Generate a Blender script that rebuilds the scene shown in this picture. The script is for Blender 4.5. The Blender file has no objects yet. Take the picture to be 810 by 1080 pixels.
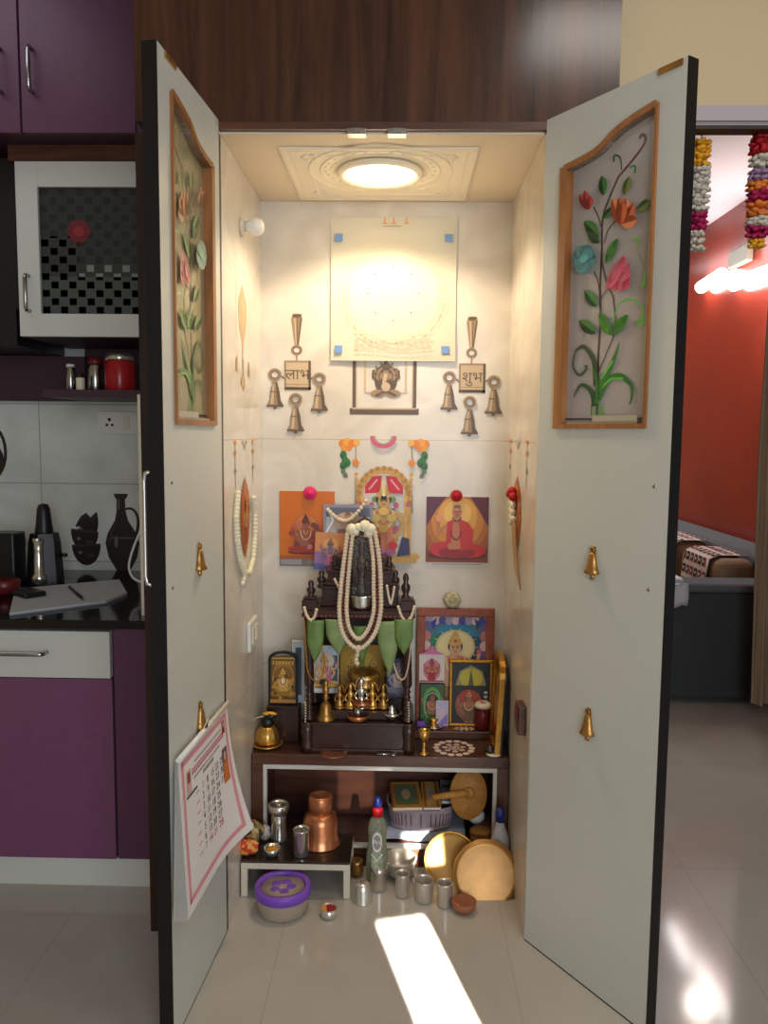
import bpy, bmesh, random
from math import *
from mathutils import Vector, Matrix
random.seed(7)
SC = bpy.context.scene
COL = SC.collection

# ------------------------------------------------------------------ camera (solved from the photograph, 810 x 1080)
FPX, PITCH, ROLL, YAW = 845.75, .0973, .0093, -.0225
CAM = Vector((.0594, -2.0288, 1.342))
FW = Vector((sin(YAW)*cos(PITCH), cos(YAW)*cos(PITCH), -sin(PITCH)))
R0 = Vector((cos(YAW), -sin(YAW), 0)); U0 = R0.cross(FW)
RT = R0*cos(ROLL) + U0*sin(ROLL); UP = -R0*sin(ROLL) + U0*cos(ROLL)
def ray(px, py): return FW + RT*((px-405)/FPX) - UP*((py-540)/FPX)
def at(px, py, x=None, y=None, z=None):
    """where the line of sight through a photo point meets a world plane"""
    d = ray(px, py); i, v = (0, x) if x is not None else (1, y) if y is not None else (2, z)
    return CAM + d*((v-CAM[i])/d[i])
def mpp(y): return (y + 2.03)/FPX           # metres per photo pixel at depth y
cam = bpy.data.cameras.new('camera'); cam.sensor_fit = 'VERTICAL'; cam.sensor_height = 24; cam.lens = 24*FPX/1080
co = bpy.data.objects.new('camera', cam); COL.objects.link(co)
co.matrix_world = Matrix(((RT.x, UP.x, -FW.x, CAM.x), (RT.y, UP.y, -FW.y, CAM.y), (RT.z, UP.z, -FW.z, CAM.z), (0, 0, 0, 1)))
cam.clip_start = .05; SC.camera = co

# ------------------------------------------------------------------ materials
def C(r, g, b): return tuple(((c/255+.055)/1.055)**2.4 if c/255 > .04045 else c/255/12.92 for c in (r, g, b)) + (1,)
MATS = {}
def mat(name, col, rough=.5, metal=0, var=0, scale=(8, 8, 8), bump=0, bscale=40, trans=0, emit=0, ecol=None, coat=0, ior=1.45, alpha=1, col2=None, spec=None, detail=4):
    if name in MATS: return MATS[name]
    m = bpy.data.materials.new(name); m.use_nodes = True; nt = m.node_tree; b = nt.nodes['Principled BSDF']
    b.inputs['Base Color'].default_value = col; b.inputs['Roughness'].default_value = rough; b.inputs['Metallic'].default_value = metal
    b.inputs['Transmission Weight'].default_value = trans; b.inputs['IOR'].default_value = ior; b.inputs['Coat Weight'].default_value = coat
    b.inputs['Coat Roughness'].default_value = .08; b.inputs['Alpha'].default_value = alpha
    if spec is not None: b.inputs['Specular IOR Level'].default_value = spec
    if emit: b.inputs['Emission Color'].default_value = ecol or col; b.inputs['Emission Strength'].default_value = emit
    L = nt.links.new; tc = nt.nodes.new('ShaderNodeTexCoord')
    if var or col2:
        mp = nt.nodes.new('ShaderNodeMapping'); mp.inputs['Scale'].default_value = scale; L(tc.outputs['Object'], mp.inputs['Vector'])
        no = nt.nodes.new('ShaderNodeTexNoise'); no.inputs['Scale'].default_value = 1; no.inputs['Detail'].default_value = detail; L(mp.outputs[0], no.inputs['Vector'])
        rp = nt.nodes.new('ShaderNodeValToRGB'); rp.color_ramp.elements[0].position = .3; rp.color_ramp.elements[1].position = .7
        c2 = col2 or tuple(c*(1-var) for c in col[:3]) + (1,)
        rp.color_ramp.elements[0].color = c2; rp.color_ramp.elements[1].color = col
        L(no.outputs['Fac'], rp.inputs[0]); L(rp.outputs[0], b.inputs['Base Color'])
    if bump:
        n2 = nt.nodes.new('ShaderNodeTexNoise'); n2.inputs['Scale'].default_value = bscale; L(tc.outputs['Object'], n2.inputs['Vector'])
        bp = nt.nodes.new('ShaderNodeBump'); bp.inputs['Strength'].default_value = bump; bp.inputs['Distance'].default_value = .01
        L(n2.outputs['Fac'], bp.inputs['Height']); L(bp.outputs[0], b.inputs['Normal'])
    MATS[name] = m; return m
def paintmat(name, rough=.45, coat=0, trans=0, metal=0):
    if name in MATS: return MATS[name]
    m = bpy.data.materials.new(name); m.use_nodes = True; nt = m.node_tree; b = nt.nodes['Principled BSDF']
    a = nt.nodes.new('ShaderNodeVertexColor'); a.layer_name = 'Col'; nt.links.new(a.outputs[0], b.inputs['Base Color'])
    b.inputs['Roughness'].default_value = rough; b.inputs['Coat Weight'].default_value = coat; b.inputs['Transmission Weight'].default_value = trans
    b.inputs['Metallic'].default_value = metal
    MATS[name] = m; return m
def tilemat(name, col, col2, w, h, off, grout, axes, rough, gw=.002, vein=5, squash=0):
    """large glazed tiles: faint veining with thin joints; axes picks the two object axes the joints run along"""
    m = bpy.data.materials.new(name); m.use_nodes = True; nt = m.node_tree; b = nt.nodes['Principled BSDF']; L = nt.links.new
    b.inputs['Roughness'].default_value = rough
    tc = nt.nodes.new('ShaderNodeTexCoord'); no = nt.nodes.new('ShaderNodeTexNoise'); no.inputs['Scale'].default_value = vein; no.inputs['Detail'].default_value = 6; no.inputs['Distortion'].default_value = 1.2
    L(tc.outputs['Object'], no.inputs['Vector']); rp = nt.nodes.new('ShaderNodeValToRGB'); rp.color_ramp.elements[0].position = .35; rp.color_ramp.elements[1].position = .65
    rp.color_ramp.elements[0].color = col2; rp.color_ramp.elements[1].color = col; L(no.outputs['Fac'], rp.inputs[0])
    sp = nt.nodes.new('ShaderNodeSeparateXYZ'); L(tc.outputs['Object'], sp.inputs[0])
    def joint(ax, size, o):
        a = nt.nodes.new('ShaderNodeMath'); a.operation = 'SUBTRACT'; L(sp.outputs[ax], a.inputs[0]); a.inputs[1].default_value = o
        d = nt.nodes.new('ShaderNodeMath'); d.operation = 'PINGPONG'; L(a.outputs[0], d.inputs[0]); d.inputs[1].default_value = size/2
        g = nt.nodes.new('ShaderNodeMath'); g.operation = 'LESS_THAN'; L(d.outputs[0], g.inputs[0]); g.inputs[1].default_value = gw
        return g
    j1, j2 = joint(axes[0], w, off[0]), joint(axes[1], h, off[1])
    mx = nt.nodes.new('ShaderNodeMath'); mx.operation = 'MAXIMUM'; L(j1.outputs[0], mx.inputs[0]); L(j2.outputs[0], mx.inputs[1])
    mi = nt.nodes.new('ShaderNodeMix'); mi.data_type = 'RGBA'; L(mx.outputs[0], mi.inputs['Factor']); L(rp.outputs[0], mi.inputs['A']); mi.inputs['B'].default_value = grout
    L(mi.outputs['Result'], b.inputs['Base Color']); MATS[name] = m; return m
def woodmat(name, c1, c2, rough, scale=(14, 14, 1.2), coat=0):
    m = bpy.data.materials.new(name); m.use_nodes = True; nt = m.node_tree; b = nt.nodes['Principled BSDF']; L = nt.links.new
    tc = nt.nodes.new('ShaderNodeTexCoord'); mp = nt.nodes.new('ShaderNodeMapping'); mp.inputs['Scale'].default_value = scale; L(tc.outputs['Object'], mp.inputs[0])
    no = nt.nodes.new('ShaderNodeTexNoise'); no.inputs['Scale'].default_value = 1.6; no.inputs['Detail'].default_value = 8; no.inputs['Roughness'].default_value = .62; no.inputs['Distortion'].default_value = .6; L(mp.outputs[0], no.inputs['Vector'])
    rp = nt.nodes.new('ShaderNodeValToRGB'); rp.color_ramp.elements[0].position = .34; rp.color_ramp.elements[1].position = .68
    rp.color_ramp.elements[0].color = c2; rp.color_ramp.elements[1].color = c1; L(no.outputs['Fac'], rp.inputs[0]); L(rp.outputs[0], b.inputs['Base Color'])
    b.inputs['Roughness'].default_value = rough; b.inputs['Coat Weight'].default_value = coat; MATS[name] = m; return m

M = dict(
 white_door=mat('white_door_laminate', C(202, 204, 196), .38, var=.04, scale=(3, 3, 3)),
 door_back=mat('dark_door_back', C(30, 20, 17), .45),
 black_edge=mat('black_edge_band', C(16, 13, 13), .4),
 ochre=woodmat('honey_wood', C(176, 118, 66), C(128, 78, 38), .4),
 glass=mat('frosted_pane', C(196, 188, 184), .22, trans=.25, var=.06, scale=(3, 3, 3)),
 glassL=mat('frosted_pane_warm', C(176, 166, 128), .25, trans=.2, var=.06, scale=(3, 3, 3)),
 relief=paintmat('glass_paint', .38, .25), print=paintmat('print_ink', .4), gloss=paintmat('glossy_print', .42, 0), matte=paintmat('matte_print', .75),
 wood=woodmat('walnut_laminate', C(90, 55, 40), C(40, 24, 19), .2, (11, 11, .8)),
 wood_low=woodmat('brown_shelf_board', C(98, 58, 38), C(60, 34, 24), .35, (2, 14, 14)),
 wood_panel=woodmat('dark_side_panel', C(62, 34, 22), C(34, 20, 15), .4),
 purple=mat('purple_laminate', C(96, 56, 80), .42, var=.12, scale=(30, 30, 30)),
 purple_low=mat('purple_base_laminate', C(122, 74, 106), .42, var=.12, scale=(30, 30, 30)), chartp=mat('chart_paper', C(208, 202, 182), .7), plum=mat('dark_plum_laminate', C(66, 40, 54), .5),
 cab_white=mat('white_cabinet_frame', C(206, 206, 198), .4),
 cream=mat('cream_wall_paint', C(206, 184, 146), .7, var=.03, scale=(2, 2, 2)),
 soffit=mat('cream_soffit', C(230, 214, 188), .6),
 lceil=mat('white_ceiling', C(222, 222, 230), .6), pop=mat('plaster_panel', C(236, 226, 204), .5),
 steel=mat('polished_steel', C(212, 208, 200), .2, .9), chrome=mat('chrome_handle', C(170, 170, 168), .22, 1),
 dulls=mat('brushed_steel', C(214, 208, 198), .3, .75),
 brass=mat('brass', C(222, 172, 88), .3, .85, var=.2, scale=(25, 25, 25)), brassd=mat('aged_brass', C(190, 142, 78), .36, .85, var=.35, scale=(40, 40, 40)),
 gold=mat('gilt_frame', C(206, 150, 62), .35, .7, var=.3, scale=(60, 60, 60)),
 copper=mat('copper', C(214, 138, 96), .3, .85, var=.2, scale=(18, 18, 18)), silver=mat('silver', C(214, 214, 208), .22, 1),
 black=mat('black_granite', C(20, 19, 20), .1, var=.3, scale=(120, 120, 120)), blackp=mat('black_plastic', C(22, 22, 24), .35),
 ebony=mat('dark_temple_wood', C(58, 30, 22), .33, var=.45, scale=(30, 30, 8), coat=.3),
 stone=mat('black_stone', C(78, 66, 60), .28, var=.3, scale=(60, 60, 60), bump=.3, bscale=120),
 bead=mat('ivory_bead', C(226, 208, 180), .45), bead_d=mat('dark_bead', C(120, 50, 48), .4), petal_w=mat('jasmine_white', C(232, 224, 196), .6),
 leaf=mat('betel_green', C(112, 142, 76), .5, var=.35, scale=(30, 30, 30)), leaf2=mat('pale_green', C(138, 158, 98), .5, var=.3, scale=(25, 25, 25)),
 red_f=mat('red_petal', C(180, 20, 32), .6), pink_f=mat('pink_petal', C(222, 44, 108), .6), yellow_f=mat('marigold', C(232, 166, 34), .65), magenta_f=mat('magenta_petal', C(168, 20, 78), .65),
 white_f=mat('off_white_petal', C(206, 198, 180), .7), lilac_f=mat('lilac_petal', C(160, 128, 160), .7), orange_f=mat('orange_petal', C(226, 124, 40), .65),
 white_p=mat('white_plastic', C(228, 226, 220), .35), ivory=mat('ivory_plastic', C(224, 214, 190), .4), paper=mat('paper_white', C(226, 222, 216), .7), newsprint=mat('newsprint', C(186, 186, 188), .8),
 cap_blue=mat('blue_cap', C(24, 40, 120), .3), cap_red=mat('red_cap', C(206, 28, 34), .3),
 lid_v=mat('violet_lid', C(126, 76, 190), .35), tubmat=mat('clear_tub', C(206, 188, 164), .25, trans=.35),
 soap=mat('clear_bottle_green', C(168, 172, 146), .12, trans=.45), redcan=mat('red_enamel', C(170, 24, 34), .25), redw=mat('vermilion_wall', C(152, 56, 40), .24, var=.22, scale=(1.2, 1.2, 1.2)),
 sofa=mat('charcoal_fabric', C(56, 60, 60), .9, bump=.2, bscale=300), sofat=mat('grey_fabric', C(88, 92, 95), .9, bump=.2, bscale=300), tan=mat('tan_cushion', C(146, 120, 96), .9, bump=.15, bscale=200),
 curtain=mat('curtain_stripe', C(182, 162, 134), .85, col2=C(128, 104, 82), scale=(60, 60, .6)),
 plas_gray=mat('mauve_plastic', C(160, 142, 150), .5), sheet=mat('blue_grey_sheet', C(168, 176, 190), .35, var=.15, scale=(14, 14, 14), bump=.3, bscale=18),
 teak=woodmat('red_teak_frame', C(160, 82, 48), C(118, 52, 30), .35, (18, 18, 18)), maroon=mat('maroon_cup', C(104, 28, 30), .35), fan=mat('woven_palm', C(190, 132, 62), .6, var=.3, scale=(80, 80, 80)),
 stool_top=mat('black_stool_top', C(30, 25, 23), .18, col2=C(52, 42, 36), scale=(1, 70, 1)), stool_w=mat('cream_stool_frame', C(214, 204, 184), .45),
 lamp=mat('warm_diffuser', C(255, 240, 205), .4, emit=9, ecol=C(255, 226, 170)), tube=mat('tube_light', C(255, 255, 255), .4, emit=18, ecol=C(255, 248, 246)),
 alu=mat('white_metal_strip', C(206, 202, 196), .35), mirror_gray=mat('painted_door_head', C(182, 172, 176), .14), crys=mat('cut_crystal', C(226, 214, 168), .12, trans=.3, var=.3, scale=(60, 60, 60)),
 pend=mat('grey_lamp_body', C(150, 146, 132), .4), terra=mat('terracotta', C(150, 92, 66), .55), dkgrey=mat('dark_hood', C(24, 20, 24), .4), yellow_p=mat('turmeric', C(206, 140, 30), .8), kumkum=mat('vermilion_powder', C(150, 26, 22), .8),
)

# ------------------------------------------------------------------ mesh builder
class MB:
    def __init__(s):
        s.b = bmesh.new(); s.cl = s.b.loops.layers.float_color.new('Col'); s.col = (1, 1, 1, 1); s.mi = 0
    def _f(s, vs, smooth=False, col=None):
        try: f = s.b.faces.new(vs)
        except ValueError: return
        f.smooth = smooth; f.material_index = s.mi
        for l in f.loops: l[s.cl] = col or s.col
    def box(s, x0, x1, y0, y1, z0, z1, bev=0, T=None, seg=2):
        t = bmesh.new(); v = [t.verts.new((x, y, z)) for x in (x0, x1) for y in (y0, y1) for z in (z0, z1)]
        for q in ((0, 1, 3, 2), (4, 6, 7, 5), (0, 4, 5, 1), (2, 3, 7, 6), (0, 2, 6, 4), (1, 5, 7, 3)): t.faces.new([v[i] for i in q])
        if bev: bmesh.ops.bevel(t, geom=t.edges[:], offset=bev, segments=seg, affect='EDGES', profile=.5)
        s.merge(t, T, bool(bev)); return s
    def merge(s, t, T=None, smooth=False):
        mp = {v: s.b.verts.new(T @ v.co if T else v.co) for v in t.verts}
        for f in t.faces: s._f([mp[v] for v in f.verts], smooth and False)
        t.free()
    def lathe(s, prof, o=(0, 0, 0), n=28, T=None, sx=1, sy=1, smooth=True, wob=None):
        T = T or Matrix(); o = Vector(o); rings = []
        for r, z in prof:
            if r < 1e-6: rings.append([s.b.verts.new(T @ (o + Vector((0, 0, z))))])
            else: rings.append([s.b.verts.new(T @ (o + Vector((sx*r*(1+(wob(2*pi*k/n) if wob else 0))*cos(2*pi*k/n), sy*r*(1+(wob(2*pi*k/n) if wob else 0))*sin(2*pi*k/n), z)))) for k in range(n)])
        for a, b in zip(rings, rings[1:]):
            for k in range(n):
                q = [a[k % len(a)], a[(k+1) % len(a)], b[(k+1) % len(b)], b[k % len(b)]]; u = []
                for v in q:
                    if v not in u: u.append(v)
                if len(u) > 2: s._f(u, smooth)
        return s
    def ball(s, c, r, n=12, sc=(1, 1, 1), T=None):
        m = max(4, n//2); return s.lathe([(r*sin(pi*i/m) if 0 < i < m else 0, -r*cos(pi*i/m)) for i in range(m+1)], (0, 0, 0), n, (T or Matrix.Translation(c)) @ Matrix.Diagonal((*sc, 1)))
    def tube(s, pts, r, n=8, closed=False):
        pts = [Vector(p) for p in pts]; N = len(pts); rs = r if isinstance(r, (list, tuple)) else [r]*N; rings = []; nrm = None
        for i, p in enumerate(pts):
            a = pts[i-1] if (i or closed) else p; b = pts[(i+1) % N] if (i < N-1 or closed) else p
            t = (b-a).normalized()
            if nrm is None: nrm = t.orthogonal()
            nrm = (nrm - t*nrm.dot(t)); nrm = nrm.normalized() if nrm.length > 1e-6 else t.orthogonal().normalized(); bi = t.cross(nrm)
            rings.append([s.b.verts.new(p + (nrm*cos(2*pi*k/n) + bi*sin(2*pi*k/n))*rs[i]) for k in range(n)])
        for i in range(N if closed else N-1):
            a, b = rings[i], rings[(i+1) % N]
            for k in range(n): s._f([a[k], a[(k+1) % n], b[(k+1) % n], b[k]], True)
        if not closed: s._f(rings[0][::-1]); s._f(rings[-1])
        return s
    def prism(s, poly, d, o=(0, 0, 0), u=(1, 0, 0), v=(0, 0, 1), n=(0, 1, 0)):
        """polygon in the (u, v) plane at o, pushed along n by d"""
        o, u, v, n = map(Vector, (o, u, v, n)); A = [s.b.verts.new(o+u*a+v*b) for a, b in poly]; B = [s.b.verts.new(o+u*a+v*b+n*d) for a, b in poly]
        s._f(A[::-1]); s._f(B); k = len(poly)
        for i in range(k): s._f([A[i], A[(i+1) % k], B[(i+1) % k], B[i]])
        return s
    def grid(s, fn, nu, nv, smooth=True):
        V = [[s.b.verts.new(fn(i/nu, j/nv)) for j in range(nv+1)] for i in range(nu+1)]
        for i in range(nu):
            for j in range(nv): s._f([V[i][j], V[i+1][j], V[i+1][j+1], V[i][j+1]], smooth)
        return s
    def build(s, name, m, parent=None, loc=None, recalc=True, solid=0):
        if recalc: bmesh.ops.recalc_face_normals(s.b, faces=s.b.faces[:])
        me = bpy.data.meshes.new(name); s.b.to_mesh(me); s.b.free()
        for x in (m if isinstance(m, (list, tuple)) else [m]): me.materials.append(M[x] if isinstance(x, str) else x)
        o = bpy.data.objects.new(name, me); COL.objects.link(o)
        if parent: o.parent = parent
        if loc is not None: o.location = loc
        if solid:
            md = o.modifiers.new('thickness', 'SOLIDIFY'); md.thickness = solid; md.offset = 0
        return o
class Paint(MB):
    """flat printed artwork: coloured polygons laid on the plane (o, u, v), each a hair above the last"""
    EPS = .00016
    def __init__(s, o, u, v, n, W=1, H=1):
        super().__init__(); s.o, s.u, s.v, s.n = Vector(o), Vector(u).normalized(), Vector(v).normalized(), Vector(n).normalized(); s.k = 1; s.W = W; s.H = H; s.clip = False
    def p(s, a, b):
        if s.clip: a, b = min(max(a, 0), 1), min(max(b, 0), 1)
        return s.o + s.u*(a*s.W) + s.v*(b*s.H) + s.n*(s.k*s.EPS)
    def poly(s, pts, col, keep=False):
        if not keep: s.k += 1
        s._f([s.b.verts.new(s.p(*q)) for q in pts], col=col); return s
    def rect(s, a0, b0, a1, b1, col, keep=False): return s.poly([(a0, b0), (a1, b0), (a1, b1), (a0, b1)], col, keep)
    def ell(s, a, b, ra, rb, col, n=18, t0=0, t1=2*pi, keep=False, rot=0):
        pts = []
        for i in range(n):
            t = t0+(t1-t0)*i/(n if t1-t0 > 6.28 else n-1); x, y = ra*cos(t), rb*sin(t)*s.H/s.W
            x, y = x*cos(rot)-y*sin(rot), x*sin(rot)+y*cos(rot); pts.append((a+x, b+y*s.W/s.H))
        return s.poly(pts, col, keep)
    def ring(s, a, b, ra, rb, w, col, n=28, t0=0, t1=2*pi): return s.stroke([(a+ra*cos(t0+(t1-t0)*i/n), b+rb*sin(t0+(t1-t0)*i/n)) for i in range(n+1)], w, col)
    def stroke(s, pts, w, col, keep=False):
        """w in metres, a number or (start, end)"""
        if not keep: s.k += 1
        P = [(a*s.W, b*s.H) for a, b in pts]; L, R = [], []; N = len(P); w0, w1 = w if isinstance(w, tuple) else (w, w)
        for i, (x, y) in enumerate(P):
            x0, y0 = P[max(i-1, 0)]; x1, y1 = P[min(i+1, N-1)]; l = hypot(x1-x0, y1-y0) or 1; nx, ny = -(y1-y0)/l, (x1-x0)/l; ww = (w0+(w1-w0)*i/max(N-1, 1))/2
            mk = lambda q: s.b.verts.new(s.o + s.u*q[0] + s.v*q[1] + s.n*(s.k*s.EPS))
            L.append(mk((x+nx*ww, y+ny*ww))); R.append(mk((x-nx*ww, y-ny*ww)))
        for i in range(N-1): s._f([L[i], L[i+1], R[i+1], R[i]], col=col)
        return s
    def text(s, st, a, b, h, col, flip=False):
        s.k += 1; cu = bpy.data.curves.new('lettering', 'FONT'); cu.body = st; cu.size = h; cu.align_x = 'CENTER'; cu.align_y = 'CENTER'
        ob = bpy.data.objects.new('lettering', cu); COL.objects.link(ob); dg = bpy.context.evaluated_depsgraph_get(); me = ob.evaluated_get(dg).to_mesh()
        vs = [s.b.verts.new(s.o + s.u*(a*s.W + v.co.x*(-1 if flip else 1)) + s.v*(b*s.H + v.co.y) + s.n*(s.k*s.EPS)) for v in me.vertices]
        for f in me.polygons: s._f([vs[i] for i in f.vertices], col=col)
        ob.evaluated_get(dg).to_mesh_clear(); bpy.data.objects.remove(ob); bpy.data.curves.remove(cu); return s
    def build(s, name, m, parent=None, loc=None): return super().build(name, m, parent, loc, recalc=False)
def arc(cx, cy, rx, ry, a0, a1, n=12): return [(cx+rx*cos(radians(a0+(a1-a0)*i/n)), cy+ry*sin(radians(a0+(a1-a0)*i/n))) for i in range(n+1)]
def bez(p0, p1, p2, p3, n=12):
    return [tuple((1-t)**3*p0[k]+3*t*(1-t)**2*p1[k]+3*t*t*(1-t)*p2[k]+t**3*p3[k] for k in range(len(p0))) for t in (i/n for i in range(n+1))]

# ------------------------------------------------------------------ scene tree helpers
def tag(o, label, cat, group=None, kind=None):
    if label: o['label'] = label
    if cat: o['category'] = cat
    if group: o['group'] = group
    if kind: o['kind'] = kind
    return o
def thing(name, label, cat, loc=(0, 0, 0), rot=(0, 0, 0), group=None):
    o = bpy.data.objects.new(name, None); o.empty_display_size = .05; COL.objects.link(o); o.location = loc; o.rotation_euler = rot
    return tag(o, label, cat, group)
def copy_tree(o, parent=None):
    c = o.copy(); COL.objects.link(c)
    if parent: c.parent = parent
    for ch in list(o.children): copy_tree(ch, c)
    return c
def struct(name, mb, m, **k): o = mb.build(name, m, **k); o['kind'] = 'structure'; return o
def box(*a, **k): return MB().box(*a, **k)

# ================================================================== THE SETTING
HW, DEP, ZC = .399, .588, 2.074
tilemat('floor_tile', C(188, 183, 175), C(178, 172, 163), .6, .8, (.35, -.42), C(166, 160, 151), (0, 1), .1, .0012, 1.5)
tilemat('niche_tile', C(220, 213, 201), C(205, 197, 184), 3, .75, (1.5, 1.322), C(186, 170, 148), (0, 2), .22, .0012, 5)
tilemat('niche_tile_side', C(220, 213, 201), C(205, 197, 184), .6, .75, (.3, 1.322), C(186, 170, 148), (1, 2), .22, .0012, 5)
M['tile_back'] = MATS['niche_tile']; M['tile_side'] = MATS['niche_tile_side']; M['floor'] = MATS['floor_tile']
tilemat('kitchen_tile', C(222, 225, 220), C(200, 203, 198), .42, .3, (-1.32, .842), C(160, 162, 158), (0, 2), .2, .002, 4); M['ktile'] = MATS['kitchen_tile']
struct('floor', box(-2.4, 3.2, -4.6, 7.7, -.06, 0), 'floor')
struct('ceiling', box(-2.4, 3.2, -4.6, .06, 2.8, 2.9), 'cream')
struct('wall_left', box(-2.4, -2.3, -4.6, 1.0, 0, 2.8), 'cream')
struct('wall_back', box(-2.4, -.56, 1.0, 1.1, 0, 2.8), 'ktile')
struct('wall_niche_back', box(-.56, HW+.05, DEP, DEP+.08, 0, ZC), 'tile_back')
struct('wall_niche_left', box(-.56, -HW, .02, DEP, 0, ZC), 'tile_side')
struct('wall_niche_right', box(HW, HW+.05, .02, DEP, 0, ZC), 'tile_side')
struct('ceiling_niche', box(-.56, HW+.05, .02, DEP+.08, ZC, ZC+.02), 'soffit')
JL, JR, ZD, ZF = .74, 1.66, 2.104, 2.152
w = box(HW+.05, JL, .06, .11, 0, ZD); w.box(JR, 3.2, .06, .11, 0, 2.8); w.box(HW+.05, JR, .06, .11, ZF, 2.8); w.box(HW+.05, JL, .06, .11, ZD, ZF)
struct('wall_right', w, 'cream')
t = box(JL, JR, .045, .11, ZD+.012, ZF); t.box(JL, JR, .055, .11, ZD, ZD+.012); t.mi = 1; t.box(JL, JR, .04, .085, ZD-.010, ZD, .003); t.box(JL-.03, JL, .045, .11, 0, ZD)
struct('trim_1', t, ['mirror_gray', 'wood_panel'])
struct('wall_living_left', box(HW+.05, HW+.15, .7, 7.6, 0, 2.83), 'cream')
struct('wall_living_back', box(HW+.05, 2.35, 7.6, 7.7, 0, 2.83), 'cream')
RX = 2.2
struct('wall_living_red', box(RX, RX+.12, .2, 7.6, 0, 2.83), 'redw')
struct('ceiling_living', box(HW+.05, RX+.12, .2, 7.7, 2.83, 2.9), 'lceil')

# square moulded plaster panel around the niche light
a, b = at(296, 158, z=ZC), at(487, 213, z=ZC); px0, px1, py0, py1 = -.27, .246, .105, .562
t = MB(); T = lambda x0, x1, y0, y1, z: t.box(x0, x1, y0, y1, z, ZC, .002)
for i, (g, z) in enumerate(((0, .006), (.024, .005), (.06, .006))):
    x0, x1, y0, y1 = px0+g, px1-g, py0+g*.9, py1-g*.9; wd = .014 if i == 0 else .007
    T(x0, x1, y0, y0+wd, ZC-z); T(x0, x1, y1-wd, y1, ZC-z); T(x0, x0+wd, y0+wd, y1-wd, ZC-z); T(x1-wd, x1, y0+wd, y1-wd, ZC-z)
T(px0+.01, px1-.01, py0+.01, py1-.01, ZC-.004)
lx, ly = -.012, .285
for r in (.135, .165, .198): t.tube([(lx+r*cos(q*pi/24), ly+r*sin(q*pi/24), ZC-.0045) for q in range(48)], .003, 6, True)
for q in range(28): t.ball((lx+.15*cos(q*pi/14), ly+.15*sin(q*pi/14), ZC-.0045), .006, 6, (1, 1, .4))
for sx in (0, 1):
    for sy in (0, 1):
        cx, cy = (px0+.075, px1-.075)[sx], (py0+.07, py1-.07)[sy]
        for q in range(6): t.ball((cx+.018*cos(q*pi/3), cy+.018*sin(q*pi/3), ZC-.0045), .011, 6, (1, 1, .2))
struct('trim_2', t, 'pop')
L = thing('ceiling_light', 'round warm downlight glowing in the cream ceiling above the prayer niche', 'light', (lx, ly, ZC-.004))
MB().lathe([(.108, 0), (.118, -.003), (.12, -.012), (.108, -.018), (.1, -.012), (.1, 0)]).build('trim_ring', 'pop', L)
MB().lathe([(0, -.006), (.1, -.006), (.1, -.002), (0, -.002)]).build('diffuser', 'lamp', L)

# ================================================================== THE PRAYER CABINET
cab = thing('prayer_cabinet', 'tall white-doored prayer cabinet, both doors swung open around the lit niche', 'cabinet', (0, 0, 0))
f = box(-.605, -HW, 0, .02, 0, 2.07); f.build('side_stile', 'wood_panel', cab)
f = box(HW, HW+.05, 0, .02, 0, 2.07); f.build('side_stile', 'white_door', cab)
f = box(-.40, HW+.05, .0, .02, 2.0785, 2.096); f.build('head_strip', 'wood_low', cab)
for px in (376, 419):
    p = at(px, 131, y=0); m = box(p.x-.024, p.x+.024, -.012, .02, 2.064, 2.0778, .002); m.box(p.x-.013, p.x+.013, -.018, -.012, 2.067, 2.076, .001); m.build('magnetic_catch', 'chrome', cab)
DW, DH, DT = .399, 2.1, .03
aL, aR = .0729, .5895
def uz(px, py, s):
    """photo point -> (distance from hinge, height) on the inner face of a door"""
    a = aR if s > 0 else aL; P0 = Vector((s*HW, 0, 0)); d = Vector((s*sin(a), -cos(a), 0)); n = Vector((-cos(a)*s, -sin(a), 0))
    r = ray(px, py); q = CAM + r*((P0-CAM).dot(n)/r.dot(n)); return (q-P0).dot(d), q.z
def leaf(P, x, y, ang, ln, wd, c1, c2):
    ca, sa = cos(radians(ang)), sin(radians(ang)); W = lambda a, b: (x+(a*ca-b*sa)/P.W, y+(a*sa+b*ca)/P.H)
    up = [W(ln*t, wd*sin(pi*t)**.8) for t in (i/8 for i in range(9))]; lo = [W(ln*t, -wd*sin(pi*t)**.8) for t in (i/8 for i in range(9))]
    P.poly(up+lo[::-1][1:-1], c1); P.poly(up+[W(ln*.5, 0)], c2, True); P.stroke([W(0, 0), W(ln, 0)], .0012, c1)
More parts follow.
